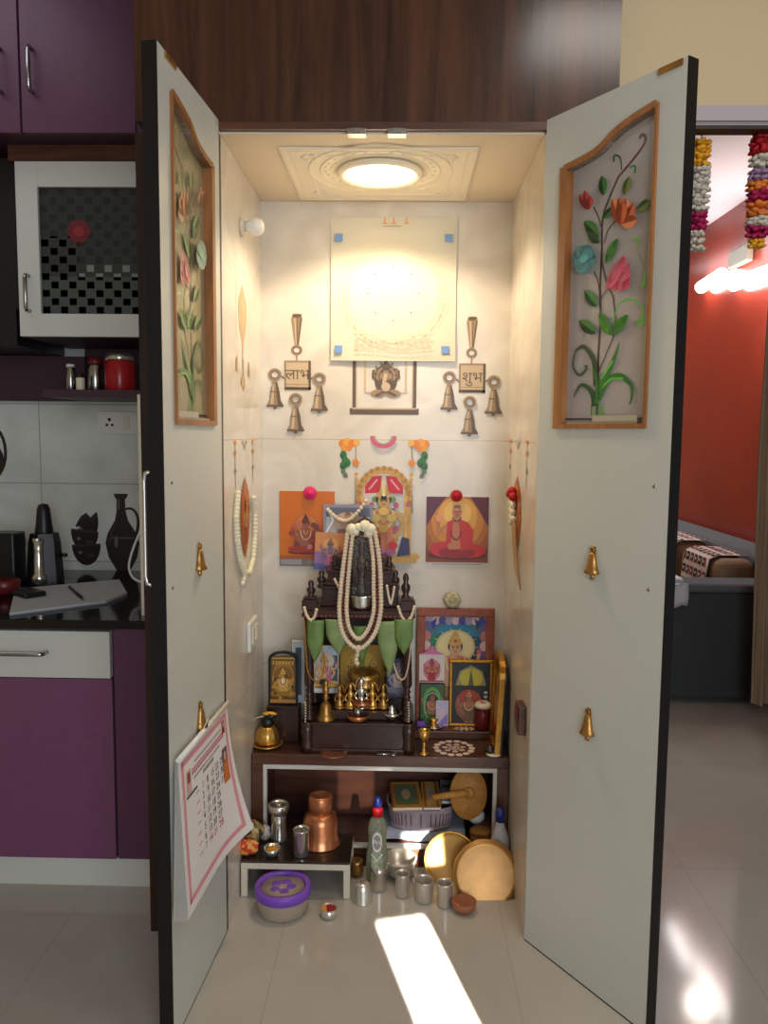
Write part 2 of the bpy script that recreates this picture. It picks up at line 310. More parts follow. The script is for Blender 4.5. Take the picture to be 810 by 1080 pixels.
def flowers_on_glass(P, q, tint=None):
    """the painted climbing plant; q maps the sketch coordinates (read off the right door) onto the pane"""
    def g(r, gg, b):
        if tint: r, gg, b = (v*.62+t*.38 for v, t in zip((r, gg, b), tint))
        return C(r, gg, b)
    dk, md, lt, ol, st, br = g(24, 66, 34), g(44, 112, 40), g(92, 186, 62), g(120, 124, 60), g(74, 56, 44), g(104, 46, 36)
    def S(pts, w, c):
        Q = [q(*p_) for p_ in pts]; V = [Vector((x*P.W, y*P.H, 0)) for x, y in Q]; V = spl(V, 6); P.stroke([(v.x/P.W, v.y/P.H) for v in V], w, c)
    def lf(b0, t0, wd, c1, c2):
        (x0, y0), (x1, y1) = q(*b0), q(*t0); dx, dy = (x1-x0)*P.W, (y1-y0)*P.H; leaf(P, x0, y0, degrees(atan2(dy, dx)), hypot(dx, dy), wd, c1, c2)
    S([(155, 985), (158, 900), (160, 800), (166, 700), (165, 600), (170, 500), (172, 400), (190, 340), (220, 270)], (.006, .005), st)
    S([(220, 270), (270, 210), (298, 168), (299, 148), (288, 144), (284, 156)], (.005, .006), br)
    S([(160, 860), (185, 800), (210, 730), (205, 640), (185, 590), (170, 520)], .0035, st); S([(178, 470), (190, 430), (218, 395)], .003, st); S([(166, 640), (178, 622), (192, 605)], .003, st); S([(165, 640), (160, 590), (148, 556)], .003, st); S([(168, 420), (160, 390), (146, 362)], .003, st)
    for x in (140, 149, 158, 167, 175): S([(x, 990), (x, 955)], .003, lt if x % 2 else md)
    S([(160, 940), (188, 885), (225, 870), (258, 895), (262, 930), (254, 956)], (.018, .004), md); S([(172, 905), (200, 880), (235, 878)], .005, lt)
    S([(160, 905), (195, 850), (214, 805), (225, 768)], (.022, .002), md); S([(170, 880), (205, 825)], .005, lt)
    S([(156, 900), (148, 825), (118, 782), (94, 795)], (.018, .005), dk); S([(94, 795), (86, 838), (104, 868), (126, 850), (124, 838)], (.004, .008), dk)
    S([(152, 960), (140, 915), (110, 898), (88, 934)], (.018, .003), dk); S([(156, 955), (158, 900), (150, 850)], (.012, .004), md)
    for b0, t0, w_, c1, c2 in (((165, 452), (120, 404), .014, md, dk), ((166, 470), (130, 440), .01, dk, md), ((178, 398), (206, 362), .009, md, dk), ((184, 532), (222, 456), .013, md, lt), ((160, 662), (122, 612), .013, md, dk), ((157, 742), (106, 704), .014, md, dk), ((202, 748), (166, 680), .014, md, lt), ((204, 748), (254, 686), .014, md, lt), ((182, 328), (174, 268), .012, md, dk), ((243, 328), (258, 270), .012, ol, md), ((280, 372), (322, 344), .011, ol, md)): lf(b0, t0, w_, c1, c2)
    S([(208, 712), (228, 655), (268, 640), (296, 668), (297, 706)], (.003, .004), lt); S([(297, 690), (298, 712), (284, 716), (284, 700)], (.009, .005), lt)
    S([(268, 464), (284, 456), (288, 478), (284, 496)], (.005, .003), lt); S([(302, 560), (306, 585), (294, 602)], (.004, .009), lt); S([(286, 500), (300, 530), (302, 560)], .0015, md)
    S([(236, 252), (232, 216), (214, 208), (213, 228)], (.003, .005), dk); S([(260, 244), (276, 240), (276, 262)], (.003, .005), md)
    for i, (bx, by, tx, ty) in enumerate(((188, 612, 232, 520), (192, 614, 246, 506), (204, 616, 252, 512), (216, 618, 262, 530), (228, 616, 264, 552), (238, 612, 262, 576), (200, 610, 238, 540))): lf((bx, by), (tx, ty), .011, g(206, 44, 84) if i % 2 else g(226, 84, 116), g(244, 150, 166))
    for i, (bx, by, tx, ty) in enumerate(((236, 418, 210, 336), (240, 420, 232, 332), (246, 420, 256, 334), (250, 416, 276, 352), (240, 416, 288, 402), (238, 418, 244, 346))): lf((bx, by), (tx, ty), .014, g(206, 100, 52) if i % 2 else g(224, 132, 84), g(176, 72, 36))
    for i in range(10):
        x, y = 128+16*cos(i*.63), 520+26*sin(i*.63); a_, b_ = q(x, y); P.ell(a_, b_, .075, .020, g(40, 126, 130) if i % 2 else g(26, 96, 110))
    P.ell(*q(128, 520), .05, .014, g(70, 160, 160))
    for tx, ty in ((114, 326), (130, 314), (148, 330)): lf((146, 372), (tx, ty), .011, g(176, 62, 66), g(146, 36, 46))
def spl(P, n):
    out = []
    for i in range(len(P)-1):
        p0, p1, p2, p3 = P[max(i-1, 0)], P[i], P[i+1], P[min(i+2, len(P)-1)]
        for k in range(n): t = k/n; out.append(p1+.5*t*((p2-p0)+t*(2*p0-5*p1+4*p2-p3+t*(3*p1-p0-3*p2+p3))))
    return out+[P[-1]]
def hung_door(s):
    d = bpy.data.objects.new('door', None); COL.objects.link(d); d.parent = cab; d.location = (s*HW, 0, 0)
    a = aR if s > 0 else aL; d.rotation_euler = (0, 0, atan2(-cos(a), s*sin(a)))
    pts = dict(bl=uz(*((584, 452) if s > 0 else (223, 449)), s), br=uz(*((682, 453) if s > 0 else (183, 447)), s), lo=uz(*((594, 176) if s > 0 else (221.5, 176)), s), hi=uz(*((697.5, 104) if s > 0 else (180.5, 96)), s))
    u0, u1 = .072, .318; z0, zl, zh = 1.413, 2.003 - .02, 2.065 - .012
    u0 = (pts['bl'][0]+pts['lo'][0])/2 if s > 0 else .07; u1 = (pts['br'][0]+pts['hi'][0])/2 if s > 0 else .316
    if s > 0: hung_door.r = (u0+.011, u1-.008, (pts['bl'][1]+pts['br'][1])/2+.012, pts['lo'][1]-.013, pts['hi'][1]-.014)
    u0, u1, z0, zl, zh = hung_door.r
    arch = bez((u0, zl), (u0+(u1-u0)*.72, zl+.012), (u0+(u1-u0)*.22, zh-.03), (u1, zh), 24)
    sl = MB(); kw = dict(n=(0, s, 0)); pr = lambda poly, d_=DT, off=0: sl.prism(poly, d_, o=(0, s*off, 0), **kw)
    inner = DT-.002
    pr([(0, .004), (DW, .004), (DW, z0), (0, z0)], inner); pr([(0, z0), (u0, z0), (u0, DH), (0, DH)], inner); pr([(u1, z0), (DW, z0), (DW, DH), (u1, DH)], inner)
    for (a0, b0), (a1, b1) in zip(arch, arch[1:]): pr([(a0, b0), (a1, b1), (a1, DH), (a0, DH)], inner)
    o = sl.build('door_slab', 'white_door', d)
    # dark outer skin and edge band
    sk = MB(); pr2 = lambda poly: sk.prism(poly, .003, o=(0, s*(DT-.002), 0), **kw)
    pr2([(0, .004), (DW, .004), (DW, z0), (0, z0)]); pr2([(0, z0), (u0, z0), (u0, DH), (0, DH)]); pr2([(u1, z0), (DW, z0), (DW, DH), (u1, DH)]); pr2([(u0, zh), (u1, zh), (u1, DH), (u0, DH)])
    sk.build('outer_skin', 'door_back', d)
    e = MB(); y0, y1 = sorted((-s*.0, s*(DT+.001))); e.box(DW, DW+.002, y0, y1, .004, DH); e.box(0, DW, y0, y1, .0, .004); e.build('edge_band', 'black_edge', d)
    # honey-wood moulding: a flat strip along the opening, proud of the slab
    fr = MB(); wd = .011
    def strip(p): 
        for q0, q1 in zip(p, p[1:]):
            v0, v1 = Vector(q0), Vector(q1); n = Vector((-(v1-v0).y, (v1-v0).x)).normalized()
            fr.prism([tuple(v0), tuple(v1), tuple(v1+n*wd), tuple(v0+n*wd)], .026, o=(0, -s*.007, 0), n=(0, s, 0))
    path = [(u0, z0), (u0, zl)]; strip([(u0, zl), (u0, z0)][::-1][::-1]); strip([(u0-wd*0, z0), (u1, z0)][::-1][::-1]) if False else None
    fr.prism([(u0-wd, z0-wd), (u0, z0-wd), (u0, zl+.004), (u0-wd, zl+wd)], .024, o=(0, -s*.007, 0), n=(0, s, 0))
    fr.prism([(u1, z0-wd), (u1+wd*.6, z0-wd), (u1+wd*.6, zh+.008), (u1, zh)], .024, o=(0, -s*.007, 0), n=(0, s, 0))
    fr.prism([(u0, z0-wd), (u1, z0-wd), (u1, z0), (u0, z0)], .024, o=(0, -s*.007, 0), n=(0, s, 0))
    for (a0, b0), (a1, b1) in zip(arch, arch[1:]): fr.prism([(a0, b0), (a1, b1), (a1, b1+wd*1.25), (a0, b0+wd*1.25)], .024, o=(0, -s*.007, 0), n=(0, s, 0))
    fr.build('window_moulding', 'ochre', d)
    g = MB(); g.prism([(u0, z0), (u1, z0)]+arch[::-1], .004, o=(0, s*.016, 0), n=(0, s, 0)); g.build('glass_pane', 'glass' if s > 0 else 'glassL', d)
    W = u1-u0; H = zh-z0
    P = Paint((u0, s*.0155, z0), (1, 0, 0), (0, 0, 1), (0, -s, 0), W, H)
    def q(zx, zy): u, z = uz(570+zx/2.842, 90+zy/2.842, 1); return (u-u0)/W, (z-z0)/H
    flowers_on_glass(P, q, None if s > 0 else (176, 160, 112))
    P.rect(.42, .008, .92, .028, C(176, 170, 146)); P.rect(.10, .0, .92, .007, C(150, 140, 120)); P.build('painted_flowers', 'relief', d)
    bd = MB(); bd.tube([(u0+.012, s*.014, z0+.012), (u1-.012, s*.014, z0+.012), (u1-.012, s*.014, zh-.016)], .0018, 6); bd.build('lead_line', 'wood_panel', d)
    # latch plate at the top, screw caps, brass bells
    cu = uz(708, 70, 1)[0] if s > 0 else .33
    box(cu-.03, cu+.03, min(0, -s*.004), max(0, -s*.004), DH-.014, DH-.001, .001).build('latch_plate', 'brassd', d)
    for px, py in (((690, 513), (684, 622)) if s > 0 else ((181, 509), (182, 620))):
        u, z = uz(px, py, s); m = MB(); m.lathe([(0, .002), (.0035, .0015), (.0045, 0)], n=12, T=Matrix.Translation((u, 0, z)) @ Matrix.Rotation(s*pi/2, 4, 'X')); m.build('screw_cap', 'chrome', d)
    for px, py in (((626, 594), (621, 764)) if s > 0 else ((209, 590), (210, 757))):
        u, z = uz(px, py, s); k = .055; bell = MB()
        T = Matrix.Translation((u, -s*.004, z)) @ Matrix.Diagonal((1, .8, 1, 1))
        bell.lathe([(0, -.040), (.005, -.038), (.006, -.03), (.003, -.026), (.019, -.024), (.021, -.021), (.015, -.012), (.0115, .004), (.009, .018), (.005, .025), (0, .026)], n=18, T=T)
        bell.tube([(u+.005*cos(t*pi/6), -s*.006, z+.031+.006*sin(t*pi/6)) for t in range(12)], .002, 6, True)
        bell.box(u-.017, u+.017, min(0, -s*.0025), max(0, -s*.0025), z-.024, z-.019, .0008)
        bell.box(u-.007, u+.007, min(0, -s*.003), max(0, -s*.003), z+.02, z+.04, .001)
        bell.build('brass_bell', 'brassd', d)
    return d
dR = hung_door(1); dL = hung_door(-1)
h = MB(); hz0, hz1 = 1.02, 1.26
h.tube([(.385, -.031, hz1), (.385, -.046, hz1-.004), (.385, -.049, hz1-.02), (.385, -.049, hz0+.02), (.385, -.046, hz0+.004), (.385, -.031, hz0)], .0045, 8); h.build('pull_handle', 'dulls', dL)

lf = thing('loft_cabinet', 'dark walnut loft cabinet spanning above the prayer niche', 'cabinet', (-.016, 0, 2.0965))
box(-.587, .586, -.0, .018, 0, .70).build('front_panel', 'wood', lf)
box(-.587, .586, .0185, .6, .0, .70).build('carcass', 'wood_panel', lf)

# calendar hanging from the lower bell of the left door
p = [uz(x, y, -1) for x, y in ((183, 792), (240, 742), (257, 862), (190, 940))]
rotL = dL.rotation_euler.z; RM = Matrix.Rotation(rotL, 4, 'Z')
uc, ztop = .19, 1.02-.0
cal = thing('wall_calendar', 'white wall calendar with pink border and date grid hanging on the left cabinet door', 'calendar', (0, 0, 0))
cal.location = dL.location; cal.rotation_euler = dL.rotation_euler
CU0, CU1, CZ1 = .02, .385, (p[0][1]+p[1][1])/2; CZ0 = (p[2][1]+p[3][1])/2
def curl(u, v, lift=0):   # u from outer edge to hinge side, v downwards; lower hinge-side corner curls off the door
    x = CU1-(CU1-CU0)*u; y = .012+.018*v+lift+.05*max(0, u-.55)**2*4*v**2; return Vector((x - .05*max(0, u-.6)*v*v*2, y, CZ1-(CZ1-CZ0)*v + .02*max(0, u-.6)*v))
pg = MB()
for k in range(6): pg.grid(lambda i, j, k=k: curl(i, j*(1-.008*k)) + Vector((.0055*(k+1)*j*(1-i), -.0022*(k+1)*(.4+j), 0)), 8, 10)
pg.build('page_stack', 'paper', cal)
cv = MB()
def cpatch(a0, b0, a1, b1, col, k, nu=6, nv=8): cv.col = col; cv.grid(lambda i, j: curl(a0+(a1-a0)*i, b0+(b1-b0)*j)+Vector((0, .0006+.00035*k, 0)), nu, nv)
wht, pk, pkd, ink = C(232, 226, 224), C(226, 150, 158), C(196, 52, 84), C(66, 60, 72)
cpatch(0, 0, 1, 1, wht, 0, 30, 30)
for q in ((.05, .04, .95, .075), (.05, .90, .95, .935), (.05, .04, .085, .935), (.915, .04, .95, .935)): cpatch(*q, pk, 3, 30, 30)
rnd = random.Random(3)
def lineofscript(v, a0, a1, hgt, col):
    a = a0
    while a < a1:
        w_ = rnd.uniform(.018, .034); cpatch(a, v, a+w_, v+hgt*.18, col, 2, 1, 1); cpatch(a+w_*.1, v+hgt*.3, a+w_*.35, v+hgt, col, 2, 1, 1); cpatch(a+w_*.35, v+hgt*.78, a+w_*.9, v+hgt, col, 2, 1, 1); cpatch(a+w_*.72, v+hgt*.25, a+w_*.92, v+hgt*.8, col, 2, 1, 1); a += w_+.006
lineofscript(.115, .28, .80, .013, ink); lineofscript(.15, .22, .84, .04, pkd); lineofscript(.21, .25, .75, .013, ink); lineofscript(.24, .42, .62, .022, ink)
cpatch(.12, .13, .20, .28, C(214, 170, 164), 2); cpatch(.135, .145, .185, .21, C(150, 80, 70), 3); cpatch(.84, .08, .90, .17, C(130, 52, 50), 2); cpatch(.86, .09, .885, .125, C(216, 170, 140), 3)
cpatch(.80, .27, .90, .37, C(110, 80, 90), 2); cpatch(.80, .37, .90, .52, C(206, 112, 52), 2); cpatch(.83, .30, .87, .36, C(200, 160, 130), 3); cpatch(.11, .285, .30, .30, ink, 2); cpatch(.11, .27, .16, .285, C(210, 190, 180), 2)
# the grid of dates, seven rows by five columns
def digits(txt, a, v, hgt, col):
    cu = bpy.data.curves.new('lettering', 'FONT'); cu.body = txt; cu.size = hgt; cu.align_x = 'CENTER'; cu.align_y = 'CENTER'
    ob = bpy.data.objects.new('lettering', cu); COL.objects.link(ob); dg = bpy.context.evaluated_depsgraph_get(); me = ob.evaluated_get(dg).to_mesh()
    vs = [cv.b.verts.new(curl(a+q.co.x/(CU1-CU0), v-q.co.y/(CZ1-CZ0))+Vector((0, .0016, 0))) for q in me.vertices]
    for f_ in me.polygons: cv._f([vs[i] for i in f_.vertices], col=col)
    ob.evaluated_get(dg).to_mesh_clear(); bpy.data.objects.remove(ob); bpy.data.curves.remove(cu)
n = 1
for c_ in range(5):
    for r_ in range(7):
        if n <= 31: digits(str(n), .40+.095*c_, .33+.068*r_, .024, pkd if r_ == 6 else ink)
        n += 1
for r_ in range(7): cpatch(.27, .325+.068*r_, .33, .335+.068*r_, pk, 2, 1, 1)
cv.build('cover_sheet', 'matte', cal)
br = MB(); br.tube([(CU1+.004, .016, CZ1+.002), (CU0-.004, .014, CZ1+.002)], .006, 8); br.build('top_binding', 'white_p', cal)
uu, zz = uz(210, 745, -1); hk = MB(); hk.tube([((CU0+CU1)/2-.02, .014, CZ1+.004), (uu, .022, zz-.028), ((CU0+CU1)/2+.02, .014, CZ1+.004)], .0012, 6); hk.build('hanging_string', 'paper', cal)

# ================================================================== KITCHEN (left)
def rod_handle(x, y, z0, z1, r=.004, horiz=False, out=.028):
    m = MB(); q = lambda a, o: (a, y-o, z0) if horiz else (x, y-o, a); a0, a1 = (x, z1) if horiz else (z0, z1)
    return m.tube([q(a0, 0), q(a0, out*.8), q(a0+.01, out), q(a1-.01, out), q(a1, out*.8), q(a1, 0)], r, 8)
YL = .5
zb = at(60, 140, y=YL).z; xs = at(21, 90, y=YL).x; xe = at(147, 70, y=YL).x+.04
lo = thing('purple_loft_cabinet', 'purple overhead loft cabinet with two doors and slim vertical handles, top left', 'cabinet', (xs, YL, zb))
box(-.6, xe-xs, .021, .5, 0, 2.8-zb-.002).build('carcass', 'plum', lo)
for k, (x0, x1) in enumerate(((-.6, -.003), (.003, xe-xs-.055))):
    d = box(x0, x1, 0, .02, 0, 2.8-zb-.004, .0015).build('door', 'purple', lo)
    hx = (at(34, 70, y=YL).x if k else at(1, 70, y=YL).x)-xs; h0, h1 = at(34, 98, y=YL).z-zb, at(34, 52, y=YL).z-zb
    rod_handle(hx, 0, h0, h1, .006).build('handle', 'chrome', d)
box(xe-xs-.052, xe-xs, .0, .02, 0, 2.8-zb-.004).build('filler_strip', 'plum', lo)
YU = .6
c0, c1 = at(15, 170, y=YU), at(147, 355, y=YU); ux0, ux1, uz1, uz0 = c0.x, at(147, 260, y=YU).x+.045, c0.z, (c1.z+at(20, 355, y=YU).z)/2
wc = thing('wall_cabinet', 'white framed kitchen wall cabinet with dark checkered glass door', 'cabinet', (ux0, YU, uz0))
W, H = ux1-ux0, uz1-uz0
box(0, W, .021, .395, 0, H).build('carcass', 'plum', wc)
gx0, gz0, gz1 = at(41, 260, y=YU).x-ux0, at(90, 331, y=YU).z-uz0, at(90, 197, y=YU).z-uz0
d = MB(); d.box(0, gx0, 0, .02, 0, H, .001); d.box(gx0, W, 0, .02, 0, gz0, .001); d.box(gx0, W, 0, .02, gz1, H, .001); d.box(W-.02, W, 0, .02, gz0, gz1)
d = d.build('door', 'cab_white', wc)
gw, gh = W-.02-gx0, gz1-gz0
P = Paint((gx0, .012, gz0), (1, 0, 0), (0, 0, 1), (0, -1, 0), gw, gh); P.rect(0, 0, 1, 1, C(44, 48, 46)); rnd = random.Random(5)
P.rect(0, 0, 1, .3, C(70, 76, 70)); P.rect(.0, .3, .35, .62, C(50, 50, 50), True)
for i in range(12):
    for j in range(15):
        if (i+j) % 2 == 0:
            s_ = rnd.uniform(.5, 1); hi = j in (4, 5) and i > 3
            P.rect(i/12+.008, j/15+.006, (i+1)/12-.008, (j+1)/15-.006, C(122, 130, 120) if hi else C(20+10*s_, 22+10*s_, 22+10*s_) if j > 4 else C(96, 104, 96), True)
for i in range(6): P.ell(.36+.055*cos(i*1.05), .66+.05*sin(i*1.05), .055, .045, C(112, 28, 40))
P.ell(.36, .66, .05, .04, C(150, 40, 50)); P.build('glass_pane', 'gloss', d)
hx = at(31, 310, y=YU).x-ux0; rod_handle(hx, 0, at(31, 328, y=YU).z-uz0, at(31, 291, y=YU).z-uz0, .006).build('handle', 'chrome', d)
struct('trim_3', box(ux0-.02, ux1, YU+.0, 1.0, uz1+.001, zb-.001), 'wood_low')
hd = thing('range_hood', 'black kitchen hood at the left edge beside the white glass cabinet', 'hood', (ux0-.3, .62, 1.62))
m = MB(); m.box(-.12, .285, .02, .38, .12, .60); m.build('hood_duct', 'dkgrey', hd)
m = MB(); m.prism([(0, 0), (.37, 0), (.37, .05), (.1, .118), (0, .118)], .40, o=(-.12, -.0, 0), u=(0, 1, 0), n=(1, 0, 0)); m.build('hood_canopy', 'dkgrey', hd)
# open shelf under the wall cabinet
zs = at(90, 411, y=YU).z; s0 = at(45, 412, y=YU).x
sh = thing('open_shelf', 'dark purple open kitchen shelf under the white glass cabinet', 'shelf', (s0, YU, zs))
zt = at(90, 419, y=YU).z
box(0, ux1-s0, 0, .399, zt-zs, 0, .001).build('shelf_board', 'plum', sh)
box(-.01, ux1-s0, .385, .399, .001, uz0-zs-.001).build('back_panel', 'plum', sh)
box(-.45, -.001, .36, .384, zt-zs, .14).build('lower_panel', 'plum', sh)
def onshelf(px, pyb, y): p = at(px, pyb, y=y); return p.x, y
def canister(name, label, cat, px, w_px, top_py, y, m_body, m_lid, lid=.2, group=None):
    p = at(px, 411, y=y); z = zs+.0005; s = mpp(y); r = w_px*s/2; hh = at(px, top_py, y=y).z - z
    t = thing(name, label, cat, (p.x, y, z)); hb = hh*(1-lid)
    MB().lathe([(0, 0), (r*.96, 0), (r, r*.1), (r, hb-r*.1), (r*.94, hb), (0, hb)], n=24).build('body', m_body, t)
    MB().lathe([(0, hb+.0005), (r*.96, hb+.0005), (r*.98, hb+hh*lid*.3), (r*.94, hh*.985), (r*.8, hh), (0, hh)], n=24).build('lid', m_lid, t); return t
canister('canister', 'red canister with a steel lid on the purple kitchen shelf', 'canister', 127, 31, 373, .70, 'redcan', 'steel', .2)
canister('jar', 'tall glass jar beside the red canister on the purple shelf', 'jar', 101, 16, 377, .72, 'chrome', 'maroon', .22)
canister('jar', 'tall narrow jar with pale cap, leftmost on the purple shelf', 'jar', 75, 9, 384, .70, 'chrome', 'white_p', .12)
canister('jar', 'smallest jar on the purple shelf, short with a dark cap', 'jar', 85, 9, 394, .66, 'ivory', 'blackp', .25)

# base cabinet and worktop
YB = .2
xb1 = at(120, 800, y=YB).x; xw = -.606; zc0, zc1 = at(60, 661, y=YB).z, at(60, 652, y=YB).z; zcb = at(60, 905, y=YB).z
bc = thing('base_cabinet', 'purple kitchen base cabinet with a white drawer front, lower left', 'cabinet', (xb1, YB, 0))
box(-1.0, xw-xb1, .021, .78, zcb, zc0-.001).build('carcass', 'plum', bc)
zd = (at(115, 715, y=YB).z+at(0, 716, y=YB).z)/2
d = box(-.9, -.003, -.004, .02, zd+.003, zc0-.012, .0015).build('drawer', 'cab_white', bc)
hz = at(25, 687, y=YB).z; rod_handle(-.5, -.004, hz, at(50, 686, y=YB).x-xb1, .006, True).build('handle', 'chrome', d)
box(-.9, .0, 0, .02, zcb, zd, .0015).build('door', 'purple_low', bc)
box(.006, xw-xb1, .004, .02, zcb, zc0-.002).build('filler_panel', 'purple', bc)
box(-.9, xw-xb1, .012, .03, 0, zcb-.002).build('plinth', 'cab_white', bc)
ct = box(-2.28, xw, YB-.02, .998, zc0, zc1, .002).build('kitchen_worktop', 'black'); tag(ct, 'polished black stone worktop over the purple kitchen cabinets', 'worktop')
ZT = zc1+.0006
# things on the worktop
def P2(px, py): return at(px, py, z=ZT)
q = [P2(*c) for c in ((10, 649), (112, 636), (134, 627), (126, 613), (16, 623))]
n1 = MB(); o = Vector((q[0].x, q[0].y, 0)); poly = [(v.x, v.y) for v in q]
n1.prism(poly, .006, o=(0, 0, ZT), u=(1, 0, 0), v=(0, 1, 0), n=(0, 0, 1)); n1.prism([(x*.985-.012, y*.99-.004) for x, y in poly], .003, o=(0, 0, ZT+.006), v=(0, 1, 0), n=(0, 0, 1))
np_ = n1.build('newspaper', 'newsprint'); tag(np_, 'folded pale newspaper lying at the front of the black worktop', 'newspaper')
a = P2(30, 631); nd = box(-.035, .035, -.05, .05, 0, .016, .004); o = nd.build('wallet', 'blackp', loc=(a.x, a.y, ZT+.0097)); o.rotation_euler.z = .9; tag(o, 'small black pouch lying on the folded newspaper', 'pouch')
a, b = at(73, 619, z=ZT+.014), at(87, 631, z=ZT+.014); pn = thing('pen', 'black pen lying across the newspaper', 'pen', (0, 0, 0)); m = MB(); m.tube([a, b], .0045, 8); m.build('barrel', 'blackp', pn); m = MB(); m.tube([b, b+(b-a)*.12], [.004, .001], 8); m.build('tip', 'chrome', pn)
# mixer grinder
YM = .74
a = at(48, 604, y=YM); s = mpp(YM); gz = lambda py: at(48, py, y=YM).z - ZT
mg = thing('mixer_grinder', 'black mixer grinder with a steel jar and dark domed lid on the worktop', 'mixer', (a.x, YM, ZT))
r = 19*s
MB().lathe([(0, 0), (r, 0), (r*.98, .02), (r*.86, gz(572)), (r*.75, gz(562)), (0, gz(562))], n=6, T=Matrix.Rotation(.5, 4, 'Z'), smooth=False).build('motor_base', 'blackp', mg)
MB().lathe([(0, gz(568)), (r*.46, gz(568)), (r*.5, gz(560)), (r*.42, gz(550)), (r*.36, gz(537)), (r*.25, gz(532)), (0, gz(531))], n=24).build('domed_lid', 'dkgrey', mg)
m = MB(); m.lathe([(0, .004), (r*.42, .004), (r*.42, .03), (r*.30, .04), (r*.26, gz(578)), (r*.3, gz(566)), (0, gz(566))], o=(0, -r*.78, 0), n=24); m.build('steel_jar', 'steel', mg)
m = MB(); m.tube([(r*.85, 0, gz(585)), (r*1.25, 0, gz(585))], .007, 8); m.build('side_knob', 'blackp', mg)
a = at(5, 592, y=.66); m = box(-.05, .035, -.045, .045, 0, at(5, 562, y=.66).z-ZT-.002, .006); o = m.build('canister', 'blackp', loc=(a.x, .70, ZT)); tag(o, 'black square canister at the left edge of the kitchen worktop', 'canister')
a = at(4, 604, y=.52); o = MB().lathe([(0, 0), (.03, 0), (.048, .02), (.05, .045), (.044, .05), (0, .03)], n=24).build('bowl', 'maroon', loc=(a.x, .52, ZT)); tag(o, 'dark red bowl in front of the black canister on the worktop', 'bowl')
a = at(23, 600, y=.8); b_ = thing('bottle', 'small pale bottle with an orange cap between red bowl and mixer', 'bottle', (a.x, .8, ZT)); hh = at(23, 566, y=.8).z-ZT
MB().lathe([(0, 0), (.022, 0), (.024, .01), (.022, hh*.6), (.012, hh*.78), (0, hh*.78)], n=20).build('body', 'ivory', b_); MB().lathe([(0, hh*.781), (.017, hh*.781), (.018, hh*.95), (.012, hh), (0, hh)], n=20).build('cap', 'orange_f', b_)
# pictures fired onto the splashback tiles: jug, stacked bowls, teapot handle
YK = .9994
def tileprint(name, label, fn):
    P = fn(); o = P.build(name, 'gloss'); return tag(o, label, 'tile print')
bk, hl, md_ = C(34, 27, 26), C(110, 100, 94), C(62, 48, 44)
def kpaint(x0, y0, x1, y1): a, b = at(x0, y1, y=YK), at(x1, y0, y=YK); return Paint((a.x, YK, a.z), (1, 0, 0), (0, 0, 1), (0, -1, 0), b.x-a.x, b.z-a.z)
def jug():
    P = kpaint(112, 521, 148, 602); out = [(.10, 1), (.12, .94), (.16, .80), (.15, .70), (.02, .52), (-.0, .40), (.08, .2), (.16, .05), (.16, 0)]
    out = [(.38-.28*t[0]*0+0, 0) for t in ()] or [(.26, 1), (.29, .95), (.34, .93), (.33, .78), (.28, .66), (.06, .48), (.0, .36), (.08, .18), (.28, .02), (.30, 0), (.68, 0), (.70, .02), (.88, .18), (.95, .36), (.88, .48), (.64, .66), (.58, .78), (.57, .93), (.62, .95), (.66, 1)]
    P.poly(out, bk); P.stroke(bez((.58, .80), (.80, .86), (1.05, .72), (.86, .48), 12), (.008, .012), bk); P.stroke(bez((.36, .74), (.36, .62), (.10, .50), (.12, .34), 10), (.004, .012), md_); P.stroke([(.16, .43), (.80, .43)], .004, hl); P.ell(.30, .38, .05, .08, hl); P.rect(.38, .80, .42, .93, hl); return P
tileprint('printed_jug', 'dark jug picture printed on the kitchen splashback tile', jug)
def bowls():
    P = kpaint(76, 541, 106, 597)
    for cy, cx, r, t in ((.84, .52, .40, .5), (.66, .46, .46, -.12), (.40, .5, .48, .06)):
        P.ell(cx, cy, r, .38, bk, t0=pi+t, t1=2*pi+t, n=16); P.stroke([(cx-r*cos(t), cy-r*.5*sin(t)), (cx+r*cos(t), cy+r*.5*sin(t))], .007, md_); P.ell(cx-.2, cy-.14, .07, .03, hl); P.ell(cx+.15, cy-.2, .12, .04, md_)
    P.poly([(.16, .76), (.34, .93), (.52, 1), (.74, .88), (.92, .74), (.6, .7)], bk); P.stroke([(.3, .86), (.52, .96), (.8, .8)], .004, md_); return P
tileprint('printed_bowls', 'stacked dark bowls picture printed on the kitchen splashback tile', bowls)
def ringp():
    P = kpaint(-22, 447, 7, 508); P.ell(.3, .35, .58, .36, bk); P.ring(.45, .52, .48, .44, .012, bk, 24); P.ell(.34, .2, .3, .12, C(92, 36, 36)); return P
tileprint('printed_teapot', 'dark handled pot picture printed on the tile at the left edge', ringp)
a, b = at(104, 458, y=.992), at(145, 434, y=.992)
so = thing('socket_plate', 'white power socket plate on the kitchen splashback', 'socket', ((a.x+b.x)/2, .9995, (a.z+b.z)/2)); w_, h_ = (b.x-a.x)/2, (b.z-a.z)/2
box(-w_, w_, -.010, -.0005, -h_, h_, .003).build('plate', 'white_p', so)
m = MB(); [m.lathe([(0, 0), (r_, 0), (r_, -.001), (0, -.001)], n=12, T=Matrix.Translation((x, -.0105, z)) @ Matrix.Rotation(-pi/2, 4, 'X')) for x, z, r_ in ((-w_*.42, .012, .006), (-w_*.55, -.008, .005), (-w_*.28, -.008, .005))]; m.build('socket_holes', 'blackp', so)
box(w_*.3, w_*.62, -.014, -.0103, -h_*.55, h_*.55, .001).build('switch', 'ivory', so)
cb = MB(); y_ = .55; pts = [at(x, y, y=y_) for x, y in ((152, 556), (146, 565), (139, 583), (136, 598), (140, 609), (149, 614), (158, 616))]
pp = []
